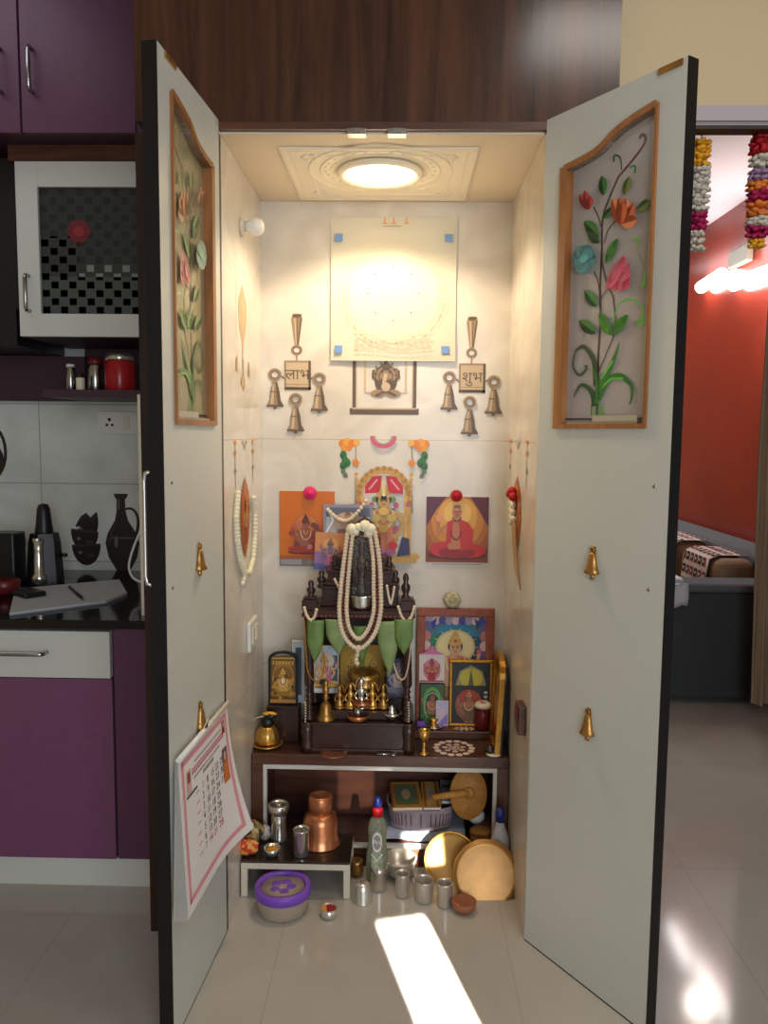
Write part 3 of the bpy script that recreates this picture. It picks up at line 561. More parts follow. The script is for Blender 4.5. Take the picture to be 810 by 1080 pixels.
for i in range(len(pts)-1):
    p0, p1, p2, p3 = pts[max(i-1, 0)], pts[i], pts[i+1], pts[min(i+2, len(pts)-1)]
    for t in (0, .33, .66): pp.append(p1+.5*t*(p2-p0)+t*t*(p0-2.5*p1+2*p2-.5*p3)+t**3*(-.5*p0+1.5*p1-1.5*p2+.5*p3))
o = cb.tube(pp, .004, 8).build('power_cable', 'white_p'); tag(o, 'white cable looping down beside the printed jug', 'cable')
x = at(150, 500, y=.30).x
struct('trim_4', box(at(147, 530, y=.25).x, at(152.5, 530, y=.25).x, .25, .275, at(150, 655, y=.25).z, at(148, 416, y=.25).z), 'pop')

# ================================================================== LIVING ROOM (right, through the doorway)
SY = 1.93
xA = at(700, 650, y=SY).x-.35; zA = at(750, 616, y=SY).z; xR = RX-.02
so = thing('sofa', 'charcoal grey sofa along the red wall in the living room', 'sofa', (xR, SY, 0))
L0 = at(640, 650, y=SY).x-xR
box(L0, -.01, 0, .20, .03, zA-.045, .012).build('arm', 'sofa', so); box(L0-.005, -.0, -.012, .212, zA-.045, zA, .02, seg=3).build('arm_top', 'sofat', so)
zb_ = .725
box(-.24, 0, .215, 2.4, .30, zb_, .05, seg=3).build('backrest', 'sofat', so)
box(L0+.0, -.02, .213, 2.4, .05, .30, .01).build('base', 'sofa', so); box(L0+.02, -.245, .215, 2.4, .302, .43, .04, seg=3).build('seat', 'sofa', so)
for x_ in (L0+.08, -.08):
    for y_ in (.08, 2.3): MB().lathe([(0, 0), (.02, 0), (.026, .03), (0, .03)], o=(x_, y_, 0)).build('foot', 'blackp', so)
def cushion(label, x, y, z, w_, d_, h_, rz):
    t = thing('cushion', label, 'cushion', (x, y, z), (0, 0, rz), 'tan back cushions on the sofa'); m = MB()
    m.box(-d_/2, d_/2, -w_/2, w_/2, 0, h_, min(d_, h_)*.28, seg=5); m.build('cover', 'tan', t); return t
c1, c2 = at(758, 618, y=SY+.35), at(722, 618, y=SY+.9)
cx1 = xR-.36
k1 = cushion('tan box cushion nearest the grey sofa arm, throw folded over it', cx1, SY+.52, .432, .56, .22, .268, 0)
k2 = cushion('tan box cushion further along the sofa, behind the first one', cx1, SY+1.14, .432, .56, .22, .275, 0)
def throw(label, x, y, wd, zt):
    P = MB(); cr, mr, dk_ = C(206, 192, 180), C(122, 48, 60), C(58, 30, 44); prof = [(-.30, -.33), (-.16, -.30), (-.135, -.1), (-.12, -.01), (-.07, .012), (.05, .012), (.098, .006), (.108, -.01)]
    L_ = [0]
    for p_, q_ in zip(prof, prof[1:]): L_.append(L_[-1]+hypot(q_[0]-p_[0], q_[1]-p_[1]))
    def pos(d):
        d *= L_[-1]
        for i in range(len(prof)-1):
            if d <= L_[i+1]+1e-9: t = (d-L_[i])/(L_[i+1]-L_[i]); return prof[i][0]+(prof[i+1][0]-prof[i][0])*t, prof[i][1]+(prof[i+1][1]-prof[i][1])*t
        return prof[-1]
    def patch(y0, y1, d0, d1, col, lift):
        P.col = col
        P.grid(lambda i, j: Vector((pos(d0+(d1-d0)*j)[0]-lift, y0+(y1-y0)*i, pos(d0+(d1-d0)*j)[1]+lift)), 2, 14 if d1-d0 > .3 else 2)
    patch(-wd/2, wd/2, 0, 1, cr, 0); nr, nc = 9, 6
    for i in range(nr):
        for j in range(nc):
            o_ = .5*(i % 2); y0 = -wd/2+wd*((j+o_)/nc)+.006; y1 = min(y0+wd/nc*.78, wd/2)
            if y0 < wd/2-.01: patch(y0, y1, i/nr+.015, i/nr+.085, mr if (i+j) % 3 else dk_, .0015); patch(y0+.012, y1-.012, i/nr+.04, i/nr+.06, cr, .003) if y1-y0 > .03 else None
    o = P.build('throw', 'matte', loc=(x, y, zt), recalc=False); tag(o, label, 'throw', 'patterned throws over the sofa cushions'); return o
throw('white and maroon patterned throw folded over the nearest tan sofa cushion', cx1, SY+.49, .36, .703)
throw('white and maroon patterned throw over the further tan sofa cushion', cx1, SY+1.12, .5, .71)
a = at(716, 634, y=SY-.02); mz = thing('magazine_stack', 'white papers lying over the end of the grey sofa arm', 'papers', (at(708, 640, y=SY-.03).x, SY+.1, zA+.001))
for k in range(3): box(-.09, .055-.006*k, -.15, .10, .012*k, .012*k+.011, .002).build('magazine', 'paper' if k != 1 else 'sheet', mz)
m = MB(); m.grid(lambda i, j: Vector((-.08+.15*i, -.152-.012*sin(j*3), .004-.11*j+.01*sin(i*9))), 6, 4); m.build('hanging_page', 'newsprint', mz, solid=.002)
# curtain
m = MB(); YC = 1.72; zc_t = at(806, 320, y=YC).z; zc_b = .075
def cur(i, j):
    z = zc_b+(zc_t-zc_b)*j; py = 742+(320-742)*j; x0 = at(791.5+(8.5*(742-py)/272 if py > 470 else 8.5+10*(470-py)/150), py, y=YC).x; x1 = x0+.42
    return Vector((x0+(x1-x0)*i, YC+.022*sin(i*2*pi*7), z))
o = m.grid(cur, 84, 14).build('curtain', 'curtain'); tag(o, 'beige striped curtain hanging at the right edge beside the sofa', 'curtain')
# wall light
wl = thing('wall_lamp', 'glowing two-tube wall lamp on the red living room wall', 'lamp', at(784, 272, x=RX-.001))
org = Vector(wl.location)
m = MB(); m.box(-.05, -.001, -.16, .12, -.05, .06, .012, seg=3); m.build('lamp_body', 'pend', wl)
for (p0, p1) in (((738, 304), (763, 288)), ((771, 301), (818, 284))):
    a, b = at(*p0, x=RX-.05)-org, at(*p1, x=RX-.05)-org; m = MB(); m.tube([a, a+(b-a)*.06, b-(b-a)*.06, b], [.02, .042, .042, .02], 12); m.build('glowing_tube', 'tube', wl)
    m = MB(); c_ = (a+b)/2; m.tube([c_, Vector((-.002, c_.y, c_.z))], .012, 8); m.build('tube_clip', 'pend', wl)
# garlands in the doorway
def garland(label, px, top, segs, y):
    t = thing('flower_garland', label, 'garland', (at(px, top, y=y).x, y, at(px, top, y=y).z+.012), group='flower garlands hanging in the doorway'); s = mpp(y); rnd = random.Random(px); z0 = t.location.z
    m = MB(); m.tube([(0, 0, .0), (0, 0, -.02)], .002, 6); m.build('string', 'petal_w', t)
    for (a, b, w_, mt) in segs:
        m = MB(); za, zb2 = at(px, a, y=y).z-z0, at(px, b, y=y).z-z0; rr = w_*s/2; nz = max(2, int((za-zb2)/.014))
        for i in range(nz):
            z = za+(zb2-za)*(i+.5)/nz
            for k in range(9):
                an = 2*pi*k/9+i*.5+rnd.uniform(-.2, .2); r_ = rr*rnd.uniform(.62, .8); T = Matrix.Translation((r_*cos(an), r_*sin(an)*.8, z+rnd.uniform(-.004, .004))) @ Matrix.Rotation(an, 4, 'Z') @ Matrix.Rotation(rnd.uniform(-.9, .9), 4, 'Y')
                m.ball((0, 0, 0), 1, 7, (rr*.36, rr*.34, .005), T)
            m.ball((0, 0, z), rr*.6, 8, (1, .8, .5))
        m.build('flower_cluster', mt, t)
    return t
garland('yellow, white and magenta flower garland beside the open cabinet door', 740, 146, [(147, 176, 21, 'yellow_f'), (176, 224, 22, 'white_f'), (224, 243, 21, 'magenta_f'), (243, 266, 17, 'white_f')], .098)
garland('multicoloured flower garland at the right edge of the doorway', 804, 142, [(143, 162, 25, 'red_f'), (162, 178, 24, 'white_f'), (178, 192, 25, 'lilac_f'), (192, 202, 25, 'orange_f'), (202, 212, 26, 'magenta_f'), (212, 229, 25, 'orange_f'), (229, 238, 24, 'white_f'), (238, 251, 23, 'magenta_f'), (251, 262, 17, 'yellow_f')], .098)

# ================================================================== NICHE WALLS: printed tiles, posters, fittings
YW = DEP-.0003
def bpaint(x0, y0, x1, y1, y=YW):
    a, b = at((x0+x1)/2, y1, y=y), at((x0+x1)/2, y0, y=y); l, r = at(x0, (y0+y1)/2, y=y).x, at(x1, (y0+y1)/2, y=y).x
    P = Paint((l, y, a.z), (1, 0, 0), (0, 0, 1), (0, -1, 0), r-l, b.z-a.z); P.px = lambda x, yy: ((x-x0)/(x1-x0), 1-(yy-y0)/(y1-y0)); return P
def spaint(x0, y0, x1, y1, s):
    X = s*(HW-.0003); ym, xm = (y0+y1)/2, (x0+x1)/2; a, b = at(x0, ym, x=X), at(x1, ym, x=X); z0, z1 = at(xm, y1, x=X).z, at(xm, y0, x=X).z
    P = Paint((X, a.y, z0), (0, 1 if b.y > a.y else -1, 0), (0, 0, 1), (-s, 0, 0), abs(b.y-a.y), z1-z0); P.px = lambda x, yy: ((x-x0)/(x1-x0), 1-(yy-y0)/(y1-y0)); return P
br1, br2, br3 = C(150, 126, 98), C(98, 78, 60), C(192, 170, 140)
def belltile(name, label, x0, y0, x1, y1, cx, word):
    P = bpaint(x0, y0, x1, y1); q = P.px; S = lambda pts, w, c: P.stroke([q(*p) for p in pts], w, c)
    P.poly([q(cx-4, y0), q(cx+5, y0), q(cx+6, y0+6), q(cx+2, y0+34), q(cx-2, y0+34), q(cx-6, y0+6)], br1); S([(cx-2, y0+5), (cx-.6, y0+32)], .004, br3); S([(cx+4.5, y0+4), (cx+1.6, y0+32)], .004, br2); S([(cx+1, y0+3), (cx+.5, y0+32)], .002, br2); P.ell(*q(cx, y0+2), .07, .016, br2)
    P.ring(*q(cx, y0+38), .07, .034, .008, br1, 14); P.ring(*q(cx, y0+38), .055, .026, .003, br2, 14); S([(cx, y0+42), (cx, y0+50)], .005, br1)
    P.poly([q(cx-13, y0+49), q(cx+15, y0+49), q(cx+15, y0+80), q(cx-13, y0+80)], br1); P.poly([q(cx-11, y0+51), q(cx+13, y0+51), q(cx+13, y0+78), q(cx-11, y0+78)], br3)
    P.rect(*q(cx-13, y0+80), *q(cx+15, y0+77), br2, True); P.rect(*q(cx+12.5, y0+80), *q(cx+15, y0+49), br2, True); P.text(word, *q(cx+1, y0+64), .048, C(92, 72, 54)); S([(cx-11, y0+74), (cx+13, y0+74)], .002, br1)
    S([(cx-22, y0+60), (cx-13, y0+68)], .004, br2); S([(cx+15, y0+68), (cx+24, y0+62)], .004, br2)
    for bx, by in ((cx-23, y0+72), (cx+24, y0+76), (cx-1, y0+98)):
        P.ring(*q(bx, by-8), .08, .04, .011, br1, 14); P.ring(*q(bx, by-8), .06, .03, .003, br2, 14); P.poly([q(bx-2.5, by), q(bx+2.5, by), q(bx+5, by+10), q(bx+6, by+19), q(bx+9.5, by+25), q(bx-9.5, by+25), q(bx-6, by+19), q(bx-5, by+10)], br1)
        P.poly([q(bx+1, by+1), q(bx+2.5, by), q(bx+5, by+10), q(bx+6, by+19), q(bx+9.5, by+25), q(bx+3, by+25), q(bx+2, by+14)], br2); P.poly([q(bx-2.2, by+2), q(bx-.6, by+2), q(bx-1.5, by+23), q(bx-5, by+23), q(bx-3.6, by+12)], br3); S([(bx-5, by+10), (bx+5, by+10)], .003, br2); S([(bx-9, by+25), (bx+9, by+25)], .006, br2); P.ell(*q(bx, by-1), .035, .014, br1); P.ell(*q(bx, by+27), .03, .012, br2)
    tag(P.build(name, 'print'), label, 'tile print')
belltile('printed_bells', 'bronze bells and लाभ plaque printed on the niche back tile, left', 280, 331, 348, 456, 313, 'लाभ')
belltile('printed_bells', 'bronze bells and शुभ plaque printed on the niche back tile, right', 463, 334, 529, 460, 497, 'शुभ')
# frame print half hidden by the chart
P = bpaint(366, 370, 446, 440); q = P.px
for pts, w_, c in ((((374, 372), (374, 430)), .014, br2), (((376, 372), (376, 430)), .004, br3), (((437, 372), (437, 430)), .014, br2), (((435, 372), (435, 430)), .004, br3), (((369, 434), (442, 434)), .02, br2), (((372, 431), (440, 431)), .005, br3), (((385, 372), (385, 412)), .007, br3), (((428, 372), (428, 412)), .007, br3), (((384, 414), (430, 414)), .004, br3)):
    P.stroke([q(*p) for p in pts], w_, c)
P.ell(*q(407, 401), .15, .22, br2); P.ell(*q(407, 392), .10, .13, br1)
for sx in (-1, 1):
    P.ell(*q(407+sx*9, 395), .06, .10, br1); P.stroke([q(407+sx*6, 404), q(407+sx*14, 398), q(407+sx*13, 390)], .008, br2); P.ell(*q(407+sx*8, 415), .10, .06, br1)
[P.ring(*q(407, 397), a_, a_*1.25, .0035, br2, 20) for a_ in (.09, .14)]; [P.stroke([q(407+9*cos(k*.5), 396-11*sin(k*.5)), q(407+14*cos(k*.5), 396-16*sin(k*.5))], .004, br2) for k in range(7)]; P.stroke([q(402, 392), q(404, 392)], .004, C(60, 46, 36)); P.stroke([q(410, 392), q(412, 392)], .004, C(60, 46, 36)); P.stroke([q(396, 417), q(407, 412), q(418, 417)], .006, br2); P.stroke([q(407, 394), q(405, 404), q(409, 411)], .012, br3); P.poly([q(402, 388), q(407, 378), q(412, 388)], br2); P.ell(*q(407, 408), .06, .07, br3)
tag(P.build('printed_niche_picture', 'print'), 'grey-brown shrine frame with seated elephant-headed figure printed below the white chart', 'tile print')
# white chart
a, b = at(349, 305, y=DEP-.004).x, at(481, 305, y=DEP-.004).x; z1, z0 = at(415, 229.5, y=DEP-.004).z, at(415, 381, y=DEP-.004).z
ch = thing('wall_chart', 'large white paper chart with faint circular diagram under the niche light', 'poster', ((a+b)/2, DEP-.003, z0)); w_, h_ = b-a, z1-z0
m = MB(); m.grid(lambda i, j: Vector((-w_/2+w_*i, -.001-.004*sin(i*5+j*3)**2-.006*(1-j)**3, h_*j)), 14, 14); m.build('paper_sheet', 'chartp', ch)
P = Paint((-w_/2, -.0125, 0), (1, 0, 0), (0, 0, 1), (0, -1, 0), w_, h_); ft = C(214, 204, 184)
for r in (.43, .40, .36): P.ring(.5, .47, r, r*w_/h_, .0015, ft, 60)
for k in range(72):
    t = k*pi/36
    if k % 3: P.stroke([(.5+.37*cos(t), .47+.37*w_/h_*sin(t)), (.5+.39*cos(t), .47+.39*w_/h_*sin(t))], .004, C(206, 194, 172))
for k in range(8): t = k*pi/4; P.ell(.5+.2*cos(t), .47+.19*sin(t), .008, .008, C(120, 130, 150)); P.ell(.5+.2*cos(t), .47+.19*sin(t), .004, .004, C(120, 130, 150))
rnd = random.Random(2)
for r_ in range(4):
    x = .2
    while x < .8: l = rnd.uniform(.02, .05); P.rect(x, .17-.032*r_+.03*abs(x-.5), x+l, .178-.032*r_+.03*abs(x-.5), C(196, 182, 158), True); x += l+.012
for x in (.43, .5, .6): P.rect(x-.02, .945, x+.02, .95, C(226, 150, 70)); P.rect(x-.005, .945, x+.005, .985, C(226, 150, 70))
P.rect(.42, .925, .56, .93, C(150, 140, 130)); P.rect(.03, .015, .97, .018, ft); P.build('diagram', 'matte', ch)
for x, z in ((.065, .855), (.935, .855), (.065, .08), (.92, .08)):
    m = MB(); m.box(-.012, .012, -.0150, -.0135, -.012, .012, .0004, T=Matrix.Translation((-w_/2+w_*x, 0, h_*z))); m.build('blue_tape', mat('blue_tape', C(112, 150, 200), .5), ch)
# shared devotional figure artwork
def figure(P, cx, by, h, robe, skin, halo=None, seated=True, crown=None, sash=None, w=None):
    """frontal figure: halo, hair, head, tiered crown, shoulders, garlands, arms, folded or straight legs; sizes are fractions of its height h"""
    k = P.H/P.W; X = lambda d: d*h*k; Y = lambda d: by+d*h; E = lambda x, y, a, b, c, keep=False: P.ell(cx+X(x), Y(y), X(a), b*h, c, keep=keep)
    dk = lambda c, f: tuple(v*f for v in c[:3])+(1,); lw = h*P.H; S = lambda pts, w_, c: P.stroke([(cx+X(a), Y(b)) for a, b in pts], w_*lw, c)
    if halo:
        E(0, .74, .27, .24, dk(halo, .8)); E(0, .74, .24, .21, halo)
        for q in range(14): S([(.25*cos(q*.45), .74+.22*sin(q*.45)), (.31*cos(q*.45), .74+.27*sin(q*.45))], .012, dk(halo, .7))
    if seated:
        E(0, .05, .44, .055, dk(robe, .4)); E(-.2, .13, .23, .085, robe); E(.2, .13, .23, .085, robe); E(0, .16, .2, .1, dk(robe, .8)); S([(-.36, .1), (0, .18), (.36, .1)], .018, dk(robe, .6)); S([(-.2, .2), (0, .1), (.2, .2)], .014, dk(robe, 1.25)); b0 = .2
    else:
        P.poly([(cx-X(.17), Y(.03)), (cx+X(.17), Y(.03)), (cx+X(.12), Y(.44)), (cx-X(.12), Y(.44))], robe); b0 = .4
        for a in (-.09, -.03, .03, .09): S([(a*1.25, .04), (a, .42)], .012, dk(robe, .6 if a in (-.09, .03) else 1.3))
        S([(-.12, .41), (0, .38), (.12, .41)], .03, C(206, 164, 84)); E(-.07, .015, .06, .025, skin); E(.07, .015, .06, .025, skin, True)
    P.poly([(cx-X(.13), Y(b0)), (cx+X(.13), Y(b0)), (cx+X(.19), Y(.56)), (cx+X(.15), Y(.61)), (cx+X(.05), Y(.64)), (cx-X(.05), Y(.64)), (cx-X(.15), Y(.61)), (cx-X(.19), Y(.56))], skin)
    for sx in (-1, 1):
        S([(sx*.17, .58), (sx*.27, .44), (sx*.2, .30), (sx*.12, .26)], .065, dk(skin, .9)); S([(sx*.17, .57), (sx*.3, .54), (sx*.32, .66)], .05, skin); S([(sx*.2, .5), (sx*.25, .47)], .02, C(206, 164, 84)); E(sx*.32, .69, .035, .035, C(196, 90, 100))
    if sash: P.poly([(cx+X(.02), Y(.63)), (cx+X(.17), Y(.59)), (cx+X(.2), Y(.2)), (cx+X(.08), Y(.2))], sash)
    for r, c in ((.16, C(226, 206, 160)), (.11, C(196, 60, 70)), (.07, C(212, 170, 90))): P.ring(cx, Y(.6), X(r*.8), r*1.5*h, .016*lw, c, 14, pi, 2*pi)
    E(0, .755, .10, .105, C(44, 30, 28)); E(0, .725, .078, .09, skin)
    for sx in (-1, 1): E(sx*.03, .735, .014, .008, C(30, 20, 20), sx > 0); S([(sx*.012, .752), (sx*.05, .757)], .008, C(50, 34, 30))
    S([(-.025, .69), (.025, .69)], .01, C(150, 50, 50)); S([(0, .76), (0, .785)], .012, C(190, 40, 40))
    if crown:
        for q, (y0, a) in enumerate(((.80, .095), (.845, .075), (.885, .055), (.92, .035))): E(0, y0, a, .034, dk(crown, 1-.12*(q % 2)))
        E(0, .83, .02, .02, C(170, 40, 50)); E(0, .955, .015, .02, crown)
gold_, red_, or_ = C(206, 160, 78), C(196, 34, 52), C(224, 130, 40)
# printed arch shrine tile
P = bpaint(358, 463, 450, 592); q = P.px; S = lambda pts, w, c: P.stroke([q(*p) for p in pts], w, c)
def corner(sg, x0):
    X = lambda d: x0+sg*d
    for dx, dy, r, c in ((2, 468, .045, or_), (7, 467, .05, C(230, 160, 50)), (12, 468, .045, or_), (17, 467, .035, C(236, 176, 70)), (4, 473, .04, C(222, 150, 40)), (9, 473, .03, or_)): P.ell(*q(X(dx), dy), r, r*.72, c)
    for dx, dy in ((3, 480), (5, 486), (3, 491), (7, 488)): P.ell(*q(X(dx), dy), .04, .035, C(52, 112, 52)); P.ell(*q(X(dx-1), dy+2), .02, .02, C(34, 84, 40))
    for dx, dy in ((3, 497), (5, 501)): P.ell(*q(X(dx), dy), .025, .022, C(92, 116, 92))
    S([(X(7), 501), (X(7), 504)], .004, C(150, 60, 60)); S([(X(16), 470), (X(16), 484)], .002, C(120, 90, 50)); P.ell(*q(X(16), 488), .035, .028, or_)
    for k in range(6): S([(X(16), 488), (X(16)+5*cos(k), 488+5*sin(k))], .003, C(226, 150, 50))
corner(1, 359); corner(-1, 450)
P.ring(*q(404, 460), .13, .085, .012, C(204, 90, 120), 20, pi, 2*pi); P.ring(*q(404, 460), .10, .065, .004, C(150, 140, 130), 20, pi, 2*pi)
ax, at_ = 405, 492
P.poly([q(376, 590)]+[q(405-29*cos(t*pi/20), 520-28*sin(t*pi/20)) for t in range(21)]+[q(434, 590)], gold_)
P.poly([q(383, 586)]+[q(405-22*cos(t*pi/20), 521-22*sin(t*pi/20)) for t in range(21)]+[q(427, 586)], C(206, 198, 190))
for sx in (-1, 1):
    P.poly([q(405+sx*2, 501), q(405+sx*12, 502), q(405+sx*20, 512), q(405+sx*20, 520), q(405+sx*5, 519)], red_); P.stroke([q(405+sx*7, 505), q(405+sx*16, 516)], .006, C(236, 150, 160))
    for k in range(9): P.ell(*q(405+sx*(13 if k % 2 else 10), 526+k*6), .03, .024, (C(110, 150, 90), C(190, 80, 110), C(80, 90, 130), C(196, 150, 80))[k % 4])
    S([(405+sx*23, 522), (405+sx*23, 582)], .009, C(226, 178, 92)); S([(405+sx*28, 505), (405+sx*30, 540)], .006, C(150, 130, 100))
    for k in range(6): P.ell(*q(405+sx*(29-.3*k), 500+k*5), .02, .016, gold_)
    P.poly([q(405+sx*14, 586), q(405+sx*20, 565), q(405+sx*27, 567), q(405+sx*28, 584)], C(52, 50, 90))
    P.ell(*q(405+sx*33, 586), .06, .025, gold_)
for t in range(13): P.ell(*q(405-26*cos(t*pi/12), 519-26*sin(t*pi/12)), .022, .018, C(176, 126, 60))
figure(P, *q(405, 586), .62, C(190, 110, 70), C(196, 156, 90), None, False, gold_)
S([(404, 506), (405, 522)], .012, C(228, 200, 150)); P.ell(*q(405, 524), .035, .02, C(30, 26, 30)); P.ell(*q(405, 521), .012, .012, C(240, 240, 235))
for dx, dy, c in ((-10, 576, red_), (10, 574, red_), (-3, 580, C(176, 110, 150)), (6, 582, C(160, 90, 140)), (-8, 545, C(200, 170, 90)), (8, 545, C(200, 170, 90)), (0, 538, C(220, 180, 90)), (0, 556, C(180, 140, 60))): P.ell(*q(405+dx, dy), .055, .032, c)
P.poly([q(373, 592), q(373, 586), q(440, 586), q(440, 592)], C(190, 150, 80)); tag(P.build('printed_shrine_tile', 'print'), 'colourful golden arch shrine picture with marigold corners printed on the back tile', 'tile print')
# posters stuck to the back wall
def poster(name, label, x0, y0, x1, y1, fn, y=DEP-.003, m='gloss', tilt=0):
    P = bpaint(x0, y0, x1, y1, y); o = P.o.copy(); loc = o+P.u*P.W/2+P.v*P.H/2; t = thing(name, label, 'poster', loc, (0, tilt, 0)); P.o = Vector((-P.W/2, -.0016, -P.H/2)); P.clip = True
    box(-P.W/2, P.W/2, -.0015, .0005, -P.H/2, P.H/2).build('backing', 'paper', t); fn(P); P.build('picture', m, t); return t
def orange(P):
    P.rect(0, 0, 1, 1, C(206, 108, 22)); P.rect(0, 0, 1, .10, C(112, 104, 104)); P.rect(.02, .02, .4, .09, C(150, 146, 150)); P.rect(.5, .02, .7, .08, C(136, 120, 110)); P.rect(0, .1, 1, .14, C(170, 88, 28))
    P.ell(.48, .45, .28, .22, C(196, 96, 44)); figure(P, .48, .16, .55, C(170, 60, 40), C(150, 90, 70), C(206, 120, 60), True, C(90, 50, 40), C(140, 50, 40))
    for k in range(8): P.ell(.48+.26*cos(k), .42+.16*sin(k), .05, .035, (C(150, 60, 60), C(110, 60, 50), C(190, 110, 100))[k % 3])
poster('deity_poster', 'orange deity poster with pink flower pinned above, niche back wall left', 295, 518, 353, 597, orange)
def swami(P):
    P.rect(0, 0, 1, 1, C(118, 56, 30)); P.ell(.5, .55, .62, .55, C(158, 88, 36)); P.ell(.5, .6, .5, .46, C(180, 108, 42)); P.ell(.5, .62, .42, .39, C(206, 134, 52)); P.ell(.5, .70, .32, .3, C(224, 164, 74)); P.ell(.5, .75, .22, .2, C(236, 190, 100))
    P.poly([(0, .55), (0, 1), (.32, 1), (.16, .8)], C(92, 36, 66)); P.poly([(1, .55), (1, 1), (.7, 1), (.84, .8)], C(96, 36, 50)); P.rect(0, 0, 1, .12, C(130, 60, 34)); P.ell(.5, .1, .48, .06, C(90, 30, 24))
    R1, R2, sk = C(196, 44, 44), C(150, 26, 34), C(196, 120, 84)
    P.ell(.3, .2, .24, .12, R1); P.ell(.7, .18, .26, .11, R1); P.ell(.5, .15, .3, .09, R2); P.poly([(.36, .2), (.64, .2), (.72, .58), (.56, .66), (.44, .66), (.3, .58)], sk)
    P.poly([(.52, .66), (.66, .62), (.76, .5), (.74, .2), (.56, .18)], R1); P.poly([(.34, .62), (.44, .66), (.40, .3), (.32, .28)], R1); P.stroke([(.3, .56), (.19, .42), (.20, .62)], .011, sk); P.ell(.2, .68, .05, .06, C(226, 150, 120)); P.ring(.48, .48, .08, .13, .004, C(80, 40, 30), 16, pi, 2*pi)
    P.ell(.49, .77, .075, .10, sk); P.ell(.49, .85, .062, .03, C(150, 100, 74)); P.stroke([(.462, .725), (.518, .725)], .003, C(120, 60, 50)); P.stroke([(.46, .815), (.52, .815)], .0025, C(236, 220, 190)); P.stroke([(.49, .77), (.49, .745)], .003, C(160, 100, 76)); P.ring(.49, .74, .074, .11, .004, C(90, 60, 50), 14, pi*1.15, pi*1.85)
    for sx in (-1, 1): P.ell(.49+.03*sx, .775, .012, .008, C(40, 26, 24))
poster('saint_poster', 'poster of a seated man in orange robes, right side of the niche back wall', 449.5, 524, 515, 593, swami)
P = bpaint(449, 593.5, 516, 597); P.rect(0, 0, 1, 1, C(226, 222, 214)); P.rect(.1, .4, .9, .6, C(170, 150, 140)); tag(P.build('paper_strip', 'matte'), 'narrow white printed strip under the orange-robed man poster', 'label')
def silverpic(P):
    P.rect(0, 0, 1, 1, C(140, 142, 158)); P.rect(.06, .08, .94, .9, C(186, 184, 186)); P.rect(.06, .62, .94, .9, C(96, 100, 122)); P.ell(.5, .42, .3, .35, C(196, 168, 150)); figure(P, .5, .08, .8, C(150, 120, 120), C(190, 160, 140), None, True, C(140, 110, 80)); P.stroke([(.05, .1), (.2, .5), (.1, .9)], .006, C(230, 232, 240))
t_ = poster('silver_picture', 'grey silver-toned small picture with cream garland behind the idol', 341, 532, 393, 566, silverpic, DEP-.03); 
m = MB()
for k in range(17): t = k/16; m.ball((-.065+.13*t*.95, -.006, .035-.05*sin(pi*t)+.03*t), .0075, 7)
g_ = m.build('cream_garland', 'bead', loc=t_.location); tag(g_, 'short cream garland draped over the grey silver-toned picture', 'garland')
def pinkpic(P):
    P.rect(0, 0, 1, 1, C(214, 140, 90)); P.poly([(0, 0), (1, 0), (.8, .35), (0, .5)], C(150, 110, 160)); P.rect(0, 0, .5, .16, C(96, 96, 160)); P.ell(.75, .62, .2, .2, C(226, 150, 60)); figure(P, .42, .1, .8, C(190, 110, 150), C(120, 110, 150), C(226, 170, 110), False, C(170, 120, 80)); P.ell(.8, .45, .12, .12, C(150, 70, 80)); P.ell(.7, .2, .2, .12, C(176, 90, 130))
poster('small_picture', 'small pink and orange deity picture overlapping the orange poster', 332, 562, 371, 601, pinkpic, DEP-.045, tilt=.05)
def blossom(label, px, py, r_px, m_, m2, y=DEP-.012, n=16, cat='flower'):
    p = at(px, py, y=y); r = r_px*mpp(y); t = thing('flower', label, cat, p); m = MB(); rnd = random.Random(px)
    for ring_, cnt in ((.72, n), (.42, n*2//3), (.15, n//3)):
        for k in range(cnt):
            an = 2*pi*k/cnt+ring_; T = Matrix.Rotation(an, 4, 'Y') @ Matrix.Translation((0, -r*.5*(1-ring_), r*ring_*.85)) @ Matrix.Rotation(-.5+ring_*.6, 4, 'X'); m.ball((0, 0, 0), 1, 7, (r*.26, r*.14, r*.32), T)
    m.build('petals', m_, t); MB().ball((0, 0, 0), r*.4, 10, (1, .7, 1)).build('flower_centre', m2, t); return t
blossom('bright pink flower pinned on top of the orange deity poster', 327, 520, 8, 'pink_f', 'magenta_f')
blossom('dark red flower pinned on top of the orange-robed man poster', 481.5, 523, 7, 'red_f', 'red_f')
